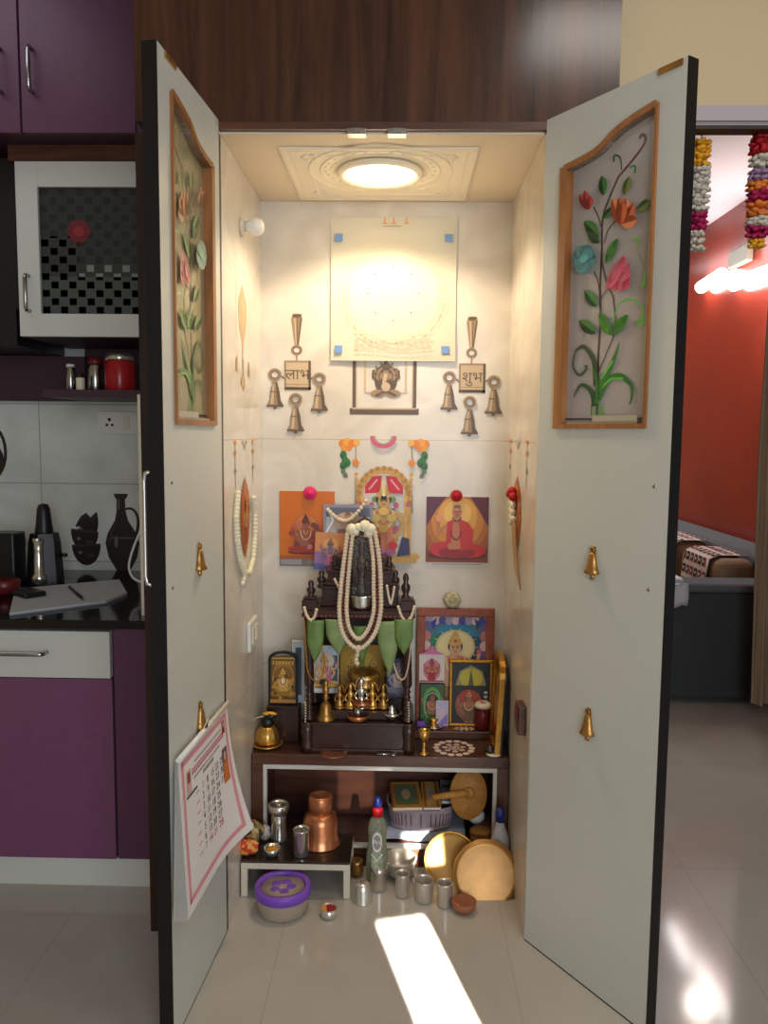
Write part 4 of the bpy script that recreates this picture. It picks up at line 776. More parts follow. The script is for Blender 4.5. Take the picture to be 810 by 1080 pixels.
# side-wall prints
tan_, tan2 = C(190, 158, 116), C(164, 130, 92)
def lampprint(s, x0, x1, label):
    P = spaint(x0, 300, x1, 412, s); P.poly([(.5, 1), (.78, .82), (.72, .62), (.56, .45), (.5, .2), (.44, .45), (.28, .62), (.24, .82)], tan_); P.poly([(.5, .95), (.64, .80), (.56, .6), (.5, .5)], C(206, 176, 134))
    for x in (.12, .88): P.stroke([(x, 1), (x, .45)], .003, tan2); P.poly([(x-.06, .16), (x+.06, .16), (x+.03, .3), (x-.03, .3)], tan2)
    P.stroke([(.5, .3), (.5, 0)], .01, tan2); P.poly([(.36, .04), (.64, .04), (.58, .14), (.42, .14)], tan_); return tag(P.build('printed_lamp', 'print'), label, 'tile print')
lampprint(-1, 247, 264, 'tan hanging lamp printed on the left niche wall tile')
def flameprint(s, x0, x1, label):
    P = spaint(x0, 464, x1, 592, s)
    for x in (.06, .94):
        P.rect(x-.06, .97, x+.06, 1.0, or_); P.stroke([(x, .97), (x, .62)], .006, C(150, 120, 80)); P.ell(x, .9, .07, .02, C(196, 130, 60)); P.ell(x, .76, .05, .02, C(110, 110, 70))
    P.stroke([(.4, 1), (.5, .93), (.6, 1)], .008, tan2); 
    P.poly([(.5, .70), (.68, .56), (.74, .36), (.66, .16), (.5, .02), (.34, .16), (.26, .36), (.32, .56)], C(186, 96, 40)); P.poly([(.5, .66), (.6, .5), (.64, .34), (.5, .1), (.38, .34), (.4, .5)], C(206, 120, 56))
    figure(P, .5, .12, .45, C(160, 70, 34), C(196, 140, 80), None, False, gold_); return tag(P.build('printed_shrine_tile', 'print'), label, 'tile print')
flameprint(-1, 247, 268, 'orange pointed shrine picture printed on the left niche wall')
flameprint(1, 536, 556, 'orange pointed shrine picture printed on the right niche wall')
def sidepts(pts, s, off=.012): return [at(x, y, x=s*(HW-off)) for x, y in pts]
m = MB(); base = [(251, 520), (249, 545), (250, 570), (253, 590), (258, 604), (263, 604), (267, 590), (269, 565), (269, 540), (267, 522)]; P3 = sidepts(base, -1, .0093)
fine = [P3[i].lerp(P3[i+1], t/6) for i in range(len(P3)-1) for t in range(6)]
for p in fine: m.ball(p, .009, 7)
for p in sidepts([(258, 607), (257, 611), (256, 615)], -1, .0085): m.ball(p, .008, 7)
tag(m.build('jasmine_garland', 'petal_w'), 'white flower garland looped around the orange picture on the left niche wall', 'garland')
t = thing('flower_string', 'red and white flower string hanging on the right niche wall picture', 'garland', (0, 0, 0)); m = MB(); rf = sidepts([(538, 521), (541, 524), (540, 518)], 1, .0155)
for p in rf: m.ball(p, .014, 9)
m.build('red_flowers', 'red_f', t); m = MB()
for p in sidepts([(540, 530), (541, 533), (540, 537), (541, 540), (540, 544), (541, 547), (540, 550)], 1): m.ball(p, .011, 8)
m.build('white_flowers', 'petal_w', t); m = MB(); m.tube(sidepts([(542, 552), (543, 575), (545, 600), (549, 622)], 1), [.008, .007, .006, .002], 8); m.build('dried_stem', mat('dry_leaf', C(150, 116, 76), .7), t)
# bulb, switch plate, plug
p = at(254, 239, x=-HW); t = thing('wall_bulb', 'small white bulb in a holder on the left niche wall', 'bulb', p); RX90 = Matrix.Rotation(pi/2, 4, 'Y')
RX90 = RX90 @ Matrix.Scale(.72, 4); MB().lathe([(0, .0005), (.036, .0005), (.034, .010), (.022, .018), (0, .018)], T=RX90).build('holder_base', 'ivory', t)
MB().lathe([(0, .019), (.020, .019), (.024, .034), (.034, .05), (.035, .062), (.028, .080), (.014, .090), (0, .092)], T=RX90).build('bulb_globe', 'white_p', t)
p = at(264, 668, x=-HW); t = thing('switch_plate', 'white switch plate on the left niche wall above the brass lamp', 'switch', p)
box(.0005, .012, -.06, .06, -.045, .045, .003).build('plate', 'white_p', t); [box(.0122, .017, y_-.015, y_+.015, -.025, .025, .002).build('rocker', 'ivory', t) for y_ in (-.025, .025)]
p = at(553.5, 757, x=HW); t = thing('wall_box', 'small brown box fixed on the right niche wall by the door', 'box', p); box(-.022, -.0005, -.03, .03, -.04, .04, .003).build('box_body', 'wood_low', t); box(-.026, -.0223, -.02, .02, -.005, .03, .001).build('front_plate', 'maroon', t)

# ================================================================== THE LOW SHELF AND WHAT STANDS ON IT
YS, ZS = .35, .356
SX0, SX1 = -.396, .396
st = thing('low_shelf', 'low brown wooden altar shelf with white-edged open front in the niche', 'shelf', (0, YS, 0)); D = DEP-YS-.004
box(SX0, SX1, 0, D, ZS-.033, ZS, .002).build('top_board', 'wood_low', st)
for x0, x1 in ((SX0, SX0+.036), (SX1-.036, SX1)): box(x0, x1, 0, D, 0, ZS-.0335).build('side_panel', 'wood_low', st)
box(SX0+.0365, SX1-.0365, 0, D, .0, .06).build('bottom_board', 'wood_low', st)
box(SX0+.0365, SX1-.0365, D-.012, D, .0605, ZS-.034).build('back_panel', woodmat('shelf_back_board', C(112, 66, 46), C(58, 34, 26), .4, (2, 12, 12)), st)
e = MB(); a0, a1 = SX0+.036, SX1-.036
e.box(a0, a1, -.002, .016, ZS-.046, ZS-.0335); e.box(a0, a0+.011, -.002, .016, .0605, ZS-.046); e.box(a1-.011, a1, -.002, .016, .0605, ZS-.046); e.box(a0, a1, -.002, .016, .0605, .07); e.build('white_edging', 'alu', st)
zs1 = ZS+.0006
def lat(name, label, cat, loc, parts, rot=(0, 0, 0), n=28, group=None, sc=1, sy=1):
    """a turned thing: one part = one mesh, several = an empty with its parts"""
    if len(parts) == 1:
        nm, m, prof = parts[0][:3]; o = MB().lathe([(r*sc, z*sc) for r, z in prof], n=n, sy=sy).build(name, m, loc=loc); o.rotation_euler = rot; return tag(o, label, cat, group)
    t = thing(name, label, cat, loc, rot, group)
    for nm, m, prof in parts: MB().lathe([(r*sc, z*sc) for r, z in prof], n=n).build(nm, m, t)
    return t
# ---- the carved temple
YT = .365; cxT = at(377, 780, y=YT).x; tzz = lambda py, y=YT: at(377, py, y=y).z-zs1; txx = lambda px, py=720, y=YT: at(px, py, y=y).x-cxT
tp = thing('wooden_temple', 'dark carved wooden temple with tiered roof and turned corner posts on the low shelf', 'shrine', (cxT, YT, zs1))
hb = tzz(763); wT = txx(437); dT = .205; zc_ = tzz(652)
b = box(-wT+.012, wT-.012, .006, dT, 0.012, hb-.008, .002); b.box(-wT, wT, 0, dT, hb-.010, hb, .003); b.box(-wT+.004, wT-.004, .002, dT, 0, .013, .003)
for sx in (-1, 1): b.lathe([(.0, 0), (.018, 0), (.021, .02), (.017, .04), (.021, .06), (.02, hb), (0, hb)], o=(sx*(wT-.016), .014, 0), n=16)
b.build('base', 'ebony', tp)
for sx in (-1, 1):
    for y_ in (.022, dT-.022):
        p = MB(); hh = zc_-hb; prof = [(0, 0), (.015, 0), (.015, .012)]
        for k in range(5): prof += [(.008, .016+.018*k), (.0125, .024+.018*k), (.008, .032+.018*k)]
        z = .115; prof += [(.015, z), (.016, z+.01), (.013, hh*.6), (.011, hh*.75), (.015, hh-.03), (.017, hh-.015), (.017, hh), (0, hh)]
        p.lathe([(r, min(z_, hh)+hb) for r, z_ in prof], o=(sx*(wT-.022), y_, 0), n=14); p.build('post', 'ebony', tp)
box(-wT+.03, wT-.03, dT-.012, dT, hb, zc_).build('back_panel', 'ebony', tp)
def tier(x0, x1, y0, y1, z0, z1, inset): 
    m = MB(); m.box(x0, x1, y0, y1, z0, z0+.012, .003); m.box(x0+inset, x1-inset, y0+inset, y1-inset, z0+.012, z1-.01); m.box(x0+inset*.4, x1-inset*.4, y0+inset*.4, y1-inset*.4, z1-.01, z1, .002); m.build('roof_tier', 'ebony', tp)
z634, z619, z602, z590 = tzz(645), tzz(619, YT+.065), tzz(602, YT+.075), tzz(588, YT+.085)
tier(-wT, wT, 0, dT, zc_+.0005, z634, .008)
tier(txx(335), txx(421), .066, dT-.005, z634+.0005, z619, .005)
for sx in (-1, 1):
    pd = MB(); pd.box(sx*(wT-.024)-.024, sx*(wT-.024)+.024, .004, .05, z634+.0005, tzz(634), .003); pd.box(sx*(wT-.024)-.019, sx*(wT-.024)+.019, .008, .046, tzz(634), tzz(631), .002); pd.build('corner_pedestal', 'ebony', tp)
tier(txx(340), txx(416), .075, dT-.012, z619+.0005, z602, .008)
tier(txx(349), txx(408), .085, dT-.02, z602+.0005, z590, .008)
m = MB(); m.box(txx(362), txx(399), .095, dT-.03, z590, tzz(566, YT+.095), .004); m.lathe([(.045, 0), (.03, .015), (.036, .03), (.016, .05), (0, .06)], o=(txx(381), .14, tzz(566, YT+.095)), n=20); m.build('spire', 'ebony', tp)
s_ = MB(); 
for k in range(26): x = -wT+.01+(2*wT-.02)*k/25; s_.box(x-.004, x+.004, -.0035, -.0003, zc_+.002, zc_+.009, .001)
s_.build('cornice_beading', 'bead_d', tp)
for px, top, foot, y_ in ((328, 612, 632, .026), (428, 603, 632, .026), (353, 585, 603, .10), (410, 585, 603, .10), (339, 601, 620, .09), (417, 600, 620, .09)):
    z0, z1 = tzz(foot, YT+y_), tzz(top, YT+y_); h_ = z1-z0; k = .0135
    MB().lathe([(k, 0), (k*1.1, h_*.12), (k*.6, h_*.2), (k, h_*.38), (k*1.05, h_*.5), (k*.5, h_*.64), (k*.72, h_*.8), (k*.5, h_*.93), (0, h_)], o=(txx(px, 620, YT+y_), y_, z0), n=16).build('finial', 'ebony', tp)
# black stone idol in front of the spire, its silver cup, bead garlands
y_i = YT+.05; p = at(381, 628, y=y_i); hI = at(381, 565, y=y_i).z; sI = mpp(y_i)
zi0 = zs1+z634+.0006
cupz0, cupz1 = zs1+z634+.0006, at(381, 628, y=YT+.02).z
zi0 = zs1+z634+.0006
idl = thing('stone_idol', 'dark standing stone idol at the top of the wooden temple', 'idol', (p.x, y_i, zi0)); h_ = hI-zi0; wI = 9.5*sI
m = MB(); m.prism([(-wI, 0), (wI, 0), (wI, h_*.82), (wI*.7, h_*.95), (0, h_), (-wI*.7, h_*.95), (-wI, h_*.82)], .012, o=(0, .002, 0)); m.build('back_slab', 'stone', idl)
m = MB(); m.lathe([(wI*.75, 0), (wI*.62, h_*.1), (wI*.5, h_*.3), (wI*.42, h_*.45), (wI*.62, h_*.62), (wI*.5, h_*.7), (wI*.22, h_*.73), (wI*.36, h_*.78), (wI*.38, h_*.84), (wI*.28, h_*.9), (0, h_*.97)], n=18, sy=.45)
m.tube([(wI*.55, -.004, h_*.66), (wI*.78, -.010, h_*.5), (wI*.4, -.018, h_*.42)], wI*.14, 8); m.tube([(-wI*.55, -.004, h_*.66), (-wI*.78, -.010, h_*.48), (-wI*.6, -.016, h_*.32)], wI*.14, 8)
m.tube([(-wI*.4, -.008, h_*.6), (0, -.016, h_*.5), (wI*.4, -.008, h_*.6)], .003, 6); m.build('carved_figure', 'stone', idl)
cupr = 11*mpp(YT+.02); csy = .5
lat('silver_cup', 'silver cup below the dark idol on the temple roof', 'cup', (at(381, 640, y=YT+.02).x, YT+.020, cupz0), [('cup', 'silver', [(0, 0), (cupr*.7, 0), (cupr*.95, (cupz1-cupz0)*.3), (cupr, (cupz1-cupz0)*.9), (cupr*1.05, cupz1-cupz0-.001), (cupr*.9, cupz1-cupz0-.001), (0, cupz1-cupz0-.004)])], sy=csy)
def polyline(pts, y): return [at(px, py, y=(y if not isinstance(y, (list, tuple)) else y[i])) for i, (px, py) in enumerate(pts)]
def spline(P, n):
    out = []
    for i in range(len(P)-1):
        p0, p1, p2, p3 = P[max(i-1, 0)], P[i], P[i+1], P[min(i+2, len(P)-1)]
        for k in range(n): t = k/n; out.append(p1+.5*t*((p2-p0)+t*(2*p0-5*p1+4*p2-p3+t*(3*p1-p0-3*p2+p3))))
    return out+[P[-1]]
def resample(P, step):
    out = [P[0]]; acc = 0
    for a, b in zip(P, P[1:]):
        L_ = (b-a).length
        while acc+L_ >= step: t = (step-acc)/L_; a = a+(b-a)*t; out.append(a.copy()); L_ = (b-a).length; acc = 0
        acc += L_
    return out
gl = thing('bead_garland', 'long ivory bead garland looped over the dark idol and hanging down the temple front', 'garland', (0, 0, 0))
yF = YT-.012; ys = [yF-.006]*9
ins = [(372, 562), (369, 590), (366.5, 620), (365.5, 645), (369, 664), (378, 674), (388, 664), (394, 645), (394, 620), (393.5, 590), (390, 562)]
outs = [(367, 560), (363, 590), (359.5, 620), (358, 648), (363, 671), (378, 684), (393.5, 671), (401, 648), (401.5, 620), (400, 590), (395, 560)]
mids = [((a[0]+b[0])/2, (a[1]+b[1])/2) for a, b in zip(ins, outs)]
for pts, nm, mt, r, st_ in ((ins, 'inner_strand', 'bead', .0075, .0098), (outs, 'outer_strand', 'bead', .0082, .0105), (mids, 'dark_strand', 'bead_d', .005, .0125)):
    m = MB()
    for p in resample(spline(polyline(pts, yF), 10), st_): m.ball(p, r, 7)
    m.build(nm, mt, gl)
m = MB()
for px, py, r in ((371, 558, .017), (378, 556, .013), (385, 555, .019), (391, 558, .017), (375, 561, .012), (389, 562, .015)): m.ball(at(px, py, y=yF), r, 10)
m.build('top_tuft', 'petal_w', gl)
m = MB()
for k, p in enumerate(resample(polyline([(378, 682), (377, 690), (375, 698), (378, 701)], yF), .007)): m.ball(p, .0075-.002*(k % 2), 7)
m.build('tassel', 'bead', gl)
def chain(label, pts, r, step, y=None, m_='bead', name='bead_string'):
    m = MB(); P = resample(spline(polyline(pts, y or YT-.006), 8), step)
    for p in P: m.ball(p, r, 6)
    return tag(m.build(name, m_), label, 'garland', None)
chain('small white V-shaped bead string at the left front corner of the temple roof', [(321, 641), (324, 650), (328, 654), (332, 650), (334, 641)], .0052, .0075)
chain('small white V-shaped bead string at the right front corner of the temple roof', [(420, 640), (424, 651), (429, 655), (434, 650), (437, 640)], .0052, .0075)
chain('short white V-shaped bead string hanging from the right upper roof finial', [(408, 618), (410, 630), (412, 637), (414, 630), (416, 618)], .0045, .0065, YT+.018)
chain('white bead string slanting from the left upper roof finial', [(353, 611), (357, 619), (361, 625)], .0045, .0065, YT+.012)
chain('thin gold bead chain looping down the left temple post', [(321, 656), (323, 690), (325, 709), (332, 718), (338, 716), (342, 700), (337, 670), (336, 656)], .003, .006, None, 'gold')
chain('thin cream bead chain looping down the right temple post', [(418, 670), (414, 690), (419, 712), (426, 716), (431, 700), (434, 670), (436, 656)], .003, .006, None, 'bead')
# green betel leaves tucked under the cornice
def hleaf(label, px0, px1, py0, py1, mt, y, skew=0, cut=.5):
    m = MB(); xc = (px0+px1)/2; n_ = 8
    def fn(i, j):
        wd = (px1-px0)/2*(1-.08*j if j < cut else (1-.08*j)*max(.0, 1-((j-cut)/(1-cut))**1.6)); px = xc+skew*j+wd*(2*i-1); q = at(px, py0+(py1-py0)*j, y=y); return Vector((q.x, q.y-.006*sin(pi*i)-.004*j, q.z))
    m.grid(fn, 6, 12); o = m.build('betel_leaf', mt, solid=.0012); return tag(o, label, 'leaf', 'green leaves hanging under the temple cornice')
hleaf('green leaf hanging at the far left under the temple cornice', 324, 342, 654, 698, 'leaf', YT-.0035, -1)
hleaf('broad pale green leaf left of centre under the temple cornice', 343, 368, 653, 690, 'leaf2', YT-.004, 2, .4)
hleaf('broad pale green leaf right of centre under the temple cornice', 397, 419, 655, 712, 'leaf2', YT-.004, 3, .35)
hleaf('green leaf hanging at the far right under the temple cornice', 416, 436, 653, 690, 'leaf', YT-.0075, 0)
hleaf('narrow green leaf behind the garland loop in the temple', 372, 388, 660, 698, 'leaf', YT+.006, 2)
# pictures inside the temple
zb1 = zs1+hb+.0006
def framed(name, label, x0, x1, y0, y1, yy, fr_m, fr_w, fn, tilt=-.06, arch=False, z0=None, th=.012, rz=0):
    """a framed picture standing on z0, leaning back; pixel box gives its size"""
    a = at((x0+x1)/2, y1, y=yy); zb_ = z0 if z0 is not None else a.z; l, r = at(x0, (y0+y1)/2, y=yy).x, at(x1, (y0+y1)/2, y=yy).x; H_ = at((x0+x1)/2, y0, y=yy).z-zb_; W_ = r-l
    t = thing(name, label, 'picture', ((l+r)/2, yy, zb_), (tilt, 0, rz)); m = MB()
    if arch:
        hc = H_*.86; out = [(-W_/2, 0), (W_/2, 0), (W_/2, hc)]+[(W_/2*cos(pi*k/10), hc+(H_-hc)*sin(pi*k/10)) for k in range(1, 10)]+[(-W_/2, hc)]
        inn = [((x)*(1-2*fr_w/W_), max(fr_w, z*(1-fr_w/H_))) for x, z in out]
        for i in range(len(out)): j = (i+1) % len(out); m.prism([out[i], out[j], inn[j], inn[i]], th)
    else:
        for q in ((-W_/2, W_/2, 0, fr_w), (-W_/2, W_/2, H_-fr_w, H_), (-W_/2, -W_/2+fr_w, fr_w, H_-fr_w), (W_/2-fr_w, W_/2, fr_w, H_-fr_w)): m.box(q[0], q[1], 0, th, q[2], q[3], min(.003, fr_w*.3))
    m.build('frame', fr_m, t)
    P = Paint((-W_/2+fr_w*.9, th*.6, fr_w*.9), (1, 0, 0), (0, 0, 1), (0, -1, 0), W_-1.8*fr_w, (H_*.93 if arch else H_)-1.8*fr_w); P.clip = True; fn(P)
    bk_ = MB(); bk_.box(-W_/2+fr_w*.5, W_/2-fr_w*.5, th*.62, th, fr_w*.5, (H_*.9 if arch else H_-fr_w*.5)); P.k = 0
    P.build('picture', 'gloss', t); bk_.build('back_board', 'blackp', t); return t
def bluepic(P):
    P.rect(0, 0, 1, 1, C(176, 192, 204)); P.poly([(0, 0), (.4, 0), (.2, .5), (0, .6)], C(216, 214, 216)); P.rect(.72, .1, 1, .8, C(60, 84, 96)); figure(P, .42, .08, .8, C(206, 160, 80), C(214, 176, 120), C(206, 190, 170), True, gold_, C(190, 110, 130)); P.ell(.4, .22, .2, .07, C(40, 40, 44))
framed('small_picture', 'pale blue deity picture standing inside the left of the temple', 331, 357, 681, 731, YT+.07, 'alu', .003, bluepic, 0)
def yellowpic(P):
    P.rect(0, 0, 1, 1, C(190, 150, 50)); P.ell(.5, .5, .4, .4, C(214, 176, 70)); figure(P, .25, .1, .7, C(170, 110, 40), C(200, 150, 80), None, True, gold_); figure(P, .75, .1, .7, C(150, 130, 50), C(190, 150, 70), None, True, gold_); P.rect(.44, 0, .56, 1, C(120, 130, 60))
framed('small_picture', 'yellow deity picture at the back of the temple behind the brass bowl', 358, 406, 680, 741, YT+.178, 'brassd', .004, yellowpic, 0)
def indigopic(P):
    P.rect(0, 0, 1, 1, C(52, 48, 84)); P.poly([(.5, 0), (1, 0), (1, 1), (.8, 1)], C(70, 66, 96)); figure(P, .55, .08, .85, C(120, 112, 130), C(160, 150, 150), None, True, C(130, 120, 130)); P.ring(.55, .5, .34, .4, .002, C(130, 120, 150), 24)
framed('small_picture', 'dark indigo deity picture leaning inside the right of the temple', 407, 431, 694, 737, YT+.07, 'blackp', .003, indigopic, 0)
def edgepic(P): P.rect(0, 0, 1, 1, C(190, 196, 202)); P.rect(.2, .1, .8, .9, C(70, 84, 96))
framed('small_picture', 'white-edged picture squeezed behind the left temple post', 308, 321, 676, 741, YT+.12, 'alu', .004, edgepic, 0)
# brass ware inside the temple
s = mpp(YT+.105)
bw = at(385, 720, y=YT+.105); r = 16*s; hB = 22*s
sd = box(-.055, .055, -.025, .025, 0, bw.z-zb1-.031, .003).build('inner_step', 'ebony', loc=(bw.x, YT+.105, zb1)); tag(sd, 'dark wooden step inside the temple carrying the brass bowl', 'step')
lat('brass_bowl', 'round brass bowl with ringed sides in the middle of the temple', 'bowl', (bw.x, YT+.105, bw.z-.030), [('bowl', 'brass', [(0, 0), (r*.8, 0), (r*.98, hB*.12), (r, hB*.35), (r*1.03, hB*.4), (r, hB*.45), (r, hB*.75), (r*1.04, hB*.8), (r*1.0, hB*.86), (r*.97, hB), (r*.88, hB), (r*.86, hB*.5), (0, hB*.4)])], sc=1.0)
def murti(name, label, px, y0, y1, yy, m_):
    a = at(px, y1, y=yy); hh = at(px, y0, y=yy).z-a.z; h = hh; w = h*.22
    t = thing(name, label, 'figurine', (a.x, yy, a.z), group=None)
    MB().lathe([(0, 0), (w*1.0, 0), (w*1.05, h*.06), (w*.8, h*.1), (0, h*.1)], n=14, sy=.8).build('pedestal', m_, t)
    m = MB(); m.lathe([(w*.9, h*.1), (w*.95, h*.17), (w*.5, h*.3), (w*.42, h*.42), (w*.62, h*.58), (w*.3, h*.66), (w*.2, h*.69), (w*.34, h*.76), (w*.33, h*.84), (w*.2, h*.92), (0, h)], n=14, sy=.7)
    for sx in (-1, 1): m.tube([(sx*w*.55, 0, h*.58), (sx*w*.9, -w*.2, h*.4), (sx*w*.55, -w*.6, h*.32)], w*.15, 6)
    m.build('body', m_, t); m = MB(); m.tube([(w*.95*cos(k*pi/8), w*.3, h*.55+h*.42*sin(k*pi/8)) for k in range(9)], w*.1, 6); m.build('halo_arch', m_, t); return t
zz = zs1+hb
for px, y0, y1, mt, lab in ((358, 722, 747, 'brassd', 'brass seated figurine, leftmost of the row inside the temple'), (369.5, 720, 747, 'brass', 'brass figurine second from the left in the temple row'), (381, 714, 747, 'silver', 'pale silver figurine in the middle of the temple row, tallest'), (392.5, 719, 747, 'brass', 'brass figurine fourth from the left in the temple row'), (404, 721, 747, 'brassd', 'brass figurine, rightmost of the row inside the temple')):
    murti('deity_figurine', lab, px, y0, y1, YT+.05, mt)
a = at(381, 747, y=YT+.05); box(-.098, .098, -.022, .016, 0, a.z-zb1-.0006, .002)
ps = box(-.098, .098, -.022, .022, 0, a.z-zb1-.0006, .003).build('figurine_plinth', 'ebony', loc=(a.x, YT+.05, zb1)); tag(ps, 'low dark plinth under the row of small figurines', 'plinth')
yl = YT+.012; s = mpp(yl)
a = at(377, 764, y=yl); r = 13*s
ld = thing('copper_lamp', 'small two-tier copper lamp at the front of the temple floor', 'lamp', (a.x, yl+.012, zb1))
MB().lathe([(0, 0), (r*.55, 0), (r*.9, .008), (r, .02), (r*.96, .021), (r*.8, .011), (0, .008)], n=24).build('lower_dish', 'copper', ld); MB().lathe([(.009, .009), (.011, .02), (.010, .045), (0, .045)], n=14).build('stem', 'chrome', ld)
MB().lathe([(0, .0455), (r*.5, .0455), (r*.88, .055), (r*.95, .063), (r*.85, .064), (0, .053)], o=(.012, 0, 0), n=24).build('upper_dish', 'copper', ld)
a = at(413, 762, y=YT+.014); r = 10.5*s; sb = thing('silver_bowl', 'silver bowl with a lidded pot in it at the right of the temple floor', 'bowl', (a.x, YT+.034, zb1))
MB().lathe([(0, 0), (r*.5, 0), (r*.55, .006), (r*.95, .018), (r, .026), (r*.9, .026), (0, .01)], n=24).build('dish', 'silver', sb); MB().lathe([(0, .011), (r*.4, .012), (r*.5, .026), (r*.3, .034), (r*.34, .04), (r*.12, .046), (0, .052)], n=18).build('small_pot', 'silver', sb)
m = MB(); m.tube([(-r*.9, 0, .022), (-r*1.8, -.004, .026), (-r*2.0, -.004, .026)], [.004, .003, .006], 8); m.build('handle', 'brassd', sb)
a = at(343, 766, y=YT+.012); s = mpp(YT+.02); bz = at(343, 717, y=YT+.02).z-zb1; r = 10.5*s
bl = thing('hand_bell', 'brass hand bell standing at the left of the temple floor', 'bell', (a.x, YT+.032, zb1))
MB().lathe([(r, 0), (r*1.05, bz*.03), (r*.75, bz*.12), (r*.62, bz*.25), (r*.52, bz*.36), (r*.3, bz*.42), (0, bz*.43)], n=24).build('bell_cup', 'brassd', bl)
MB().lathe([(r*.22, bz*.42), (r*.2, bz*.48), (r*.4, bz*.53), (r*.2, bz*.58), (r*.34, bz*.68), (r*.36, bz*.76), (r*.18, bz*.8), (r*.3, bz*.86), (r*.24, bz*.93), (0, bz)], n=18).build('handle', 'brassd', bl)
for sx, px in ((-1, 322), (1, 431)): chain('string of tiny pale beads on the foot of the %s temple post' % ('left' if sx < 0 else 'right'), [(px, 741), (px+.3, 752), (px, 762)], .0032, .0085, YT-.002)
# in front of the temple base
a = at(353, 790, z=zs1); lat('copper_dish', 'flat copper dish lying at the front edge below the temple base', 'dish', (a.x, YS+.0, zs1), [('dish', 'copper', [(0, 0), (.03, 0), (.042, .006), (.043, .008), (.03, .004), (0, .003)])]).location = (a.x, YS+.002-.0, zs1)
m = MB(); a = at(407, 788, z=zs1+.004); m.tube([(a.x-.028, YS+.006, zs1+.003), (a.x+.015, YS+.005, zs1+.004)], .0025, 8); m.lathe([(0, 0), (.006, .0), (.010, .003), (0, .002)], o=(a.x+.024, YS+.006, zs1+.001), n=14); tag(m.build('silver_spoon', 'silver'), 'small silver spoon lying at the front edge below the temple base', 'spoon')
# ---- left of the temple
a = at(281, 787, z=zs1); yl = YS+.062; s = mpp(yl); ax_ = at(282, 775, y=yl).x; zz_ = lambda py: at(282, py, y=yl).z-zs1; r = 14.5*s
ol = thing('oil_lamp', 'bronze oil lamp with loop handle at the left end of the low shelf', 'lamp', (ax_, yl, zs1))
MB().lathe([(0, 0), (r*.8, 0), (r*1.1, .006), (r*1.16, .012), (r*1.02, .010), (r*.6, .008), (0, .008)], n=28).build('saucer', 'brass', ol)
MB().lathe([(r*.55, .009), (r*.85, .014), (r*.9, .03), (r*.78, .05), (r*.55, .062), (r*.5, .066), (0, .060)], n=28, wob=lambda t: .05*cos(9*t)).build('bowl', 'brass', ol)
m = MB(); m.ball((.0, 0, .078), .022, 12, (1, .8, .8)); m.tube([(-.01, 0, .082), (.012, -.004, .1), (.028, -.006, .096)], [.012, .010, .004], 8); m.build('burner', 'blackp', ol); m = MB(); m.ball((.008, 0, .105), .014, 10, (1.7, .6, .5)); m.build('flower_on_top', 'yellow_f', ol)
m = MB(); m.tube(bez((-r*1.0, 0, .012), (-r*1.6, 0, .05), (-r*1.3, 0, .1), (-r*.2, 0, .095), 14), .0022, 6); m.build('loop_handle', 'dulls', ol)
def goldpic(P):
    P.rect(0, 0, 1, 1, C(120, 84, 30)); P.ell(.5, .5, .44, .44, C(164, 118, 44)); P.rect(.06, .9, .94, .98, C(190, 144, 62))
    for k in range(7): P.rect(.08+.125*k, .82, .15+.125*k, .94, C(206, 164, 84), True)
    figure(P, .5, .1, .68, C(176, 124, 44), C(206, 160, 78), C(140, 98, 36), True, C(220, 180, 100)); P.ell(.5, .48, .07, .06, C(236, 222, 190))
    for k in range(10): P.ell(.5+.38*cos(k*.63), .35+.25*sin(k*.63), .06, .04, C(190, 140, 54) if k % 2 else C(96, 66, 24))
    P.rect(0, 0, 1, .08, C(176, 124, 60))
yy = YT+.10; zst = at(298, 743, y=yy).z
framed('arched_picture', 'small arched gilt deity picture in a black frame left of the temple', 283, 314, 687, 743, yy, 'blackp', .007, goldpic, 0, True, zst)
sd = box(-.052, .052, -.03, .03, 0, zst-zs1-.0008, .003).build('wooden_block', 'ebony', loc=(at(299, 743, y=yy).x, yy+.012, zs1)); tag(sd, 'dark wooden block under the small arched gilt picture', 'block')
# ---- right of the temple
zp = zs1+.026; plk = thing('wooden_plank', 'low brown plank with white floral stencil behind the brass cup at right', 'plank', (0, 0, 0)); x0_, x1_ = cxT+wT+.003, SX1-.035
ypk = .496
box(x0_, x1_, ypk, DEP-.006, zs1, zp, .003).build('board', 'wood_low', plk)
def rangoli(P, n_, r1, asp):
    w_ = C(222, 204, 190)
    for k in range(n_):
        t = 2*pi*k/n_; P.ell(.5+r1*cos(t), .5+r1*sin(t), .075, .085, w_, 10, keep=True, rot=t)
    for k in range(n_//2): t = 4*pi*k/n_+.3; P.ell(.5+r1*.5*cos(t), .5+r1*.5*sin(t), .07, .07, C(206, 176, 160), 10, keep=True)
    P.ring(.5, .5, .1, .1, .004, w_, 16); P.ell(.5, .5, .05, .05, w_)
def flat(x0, x1, yfront, yback, z): return Paint(((x0+x1)/2-(x1-x0)/2, yfront, z), (1, 0, 0), (0, 1, 0), (0, 0, 1), x1-x0, yback-yfront)
a, b = at(475, 762, z=zp), at(501, 762, z=zp); P = flat(a.x, b.x, ypk+.004, ypk+.048, zp+.0002); rangoli(P, 10, .34, 1); P.build('floral_stencil', 'matte', plk)
a, b = at(455, 787, z=zs1), at(502, 787, z=zs1); yA, yB_ = YS+.004, min(ypk-.004, at(478, 777, z=zs1).y); P = flat(a.x, b.x, yA, yB_, zs1+.0002); rangoli(P, 14, .40, 1); tag(P.build('floral_sticker', 'matte'), 'white floral ring sticker on the shelf top right of the brass cup', 'sticker')
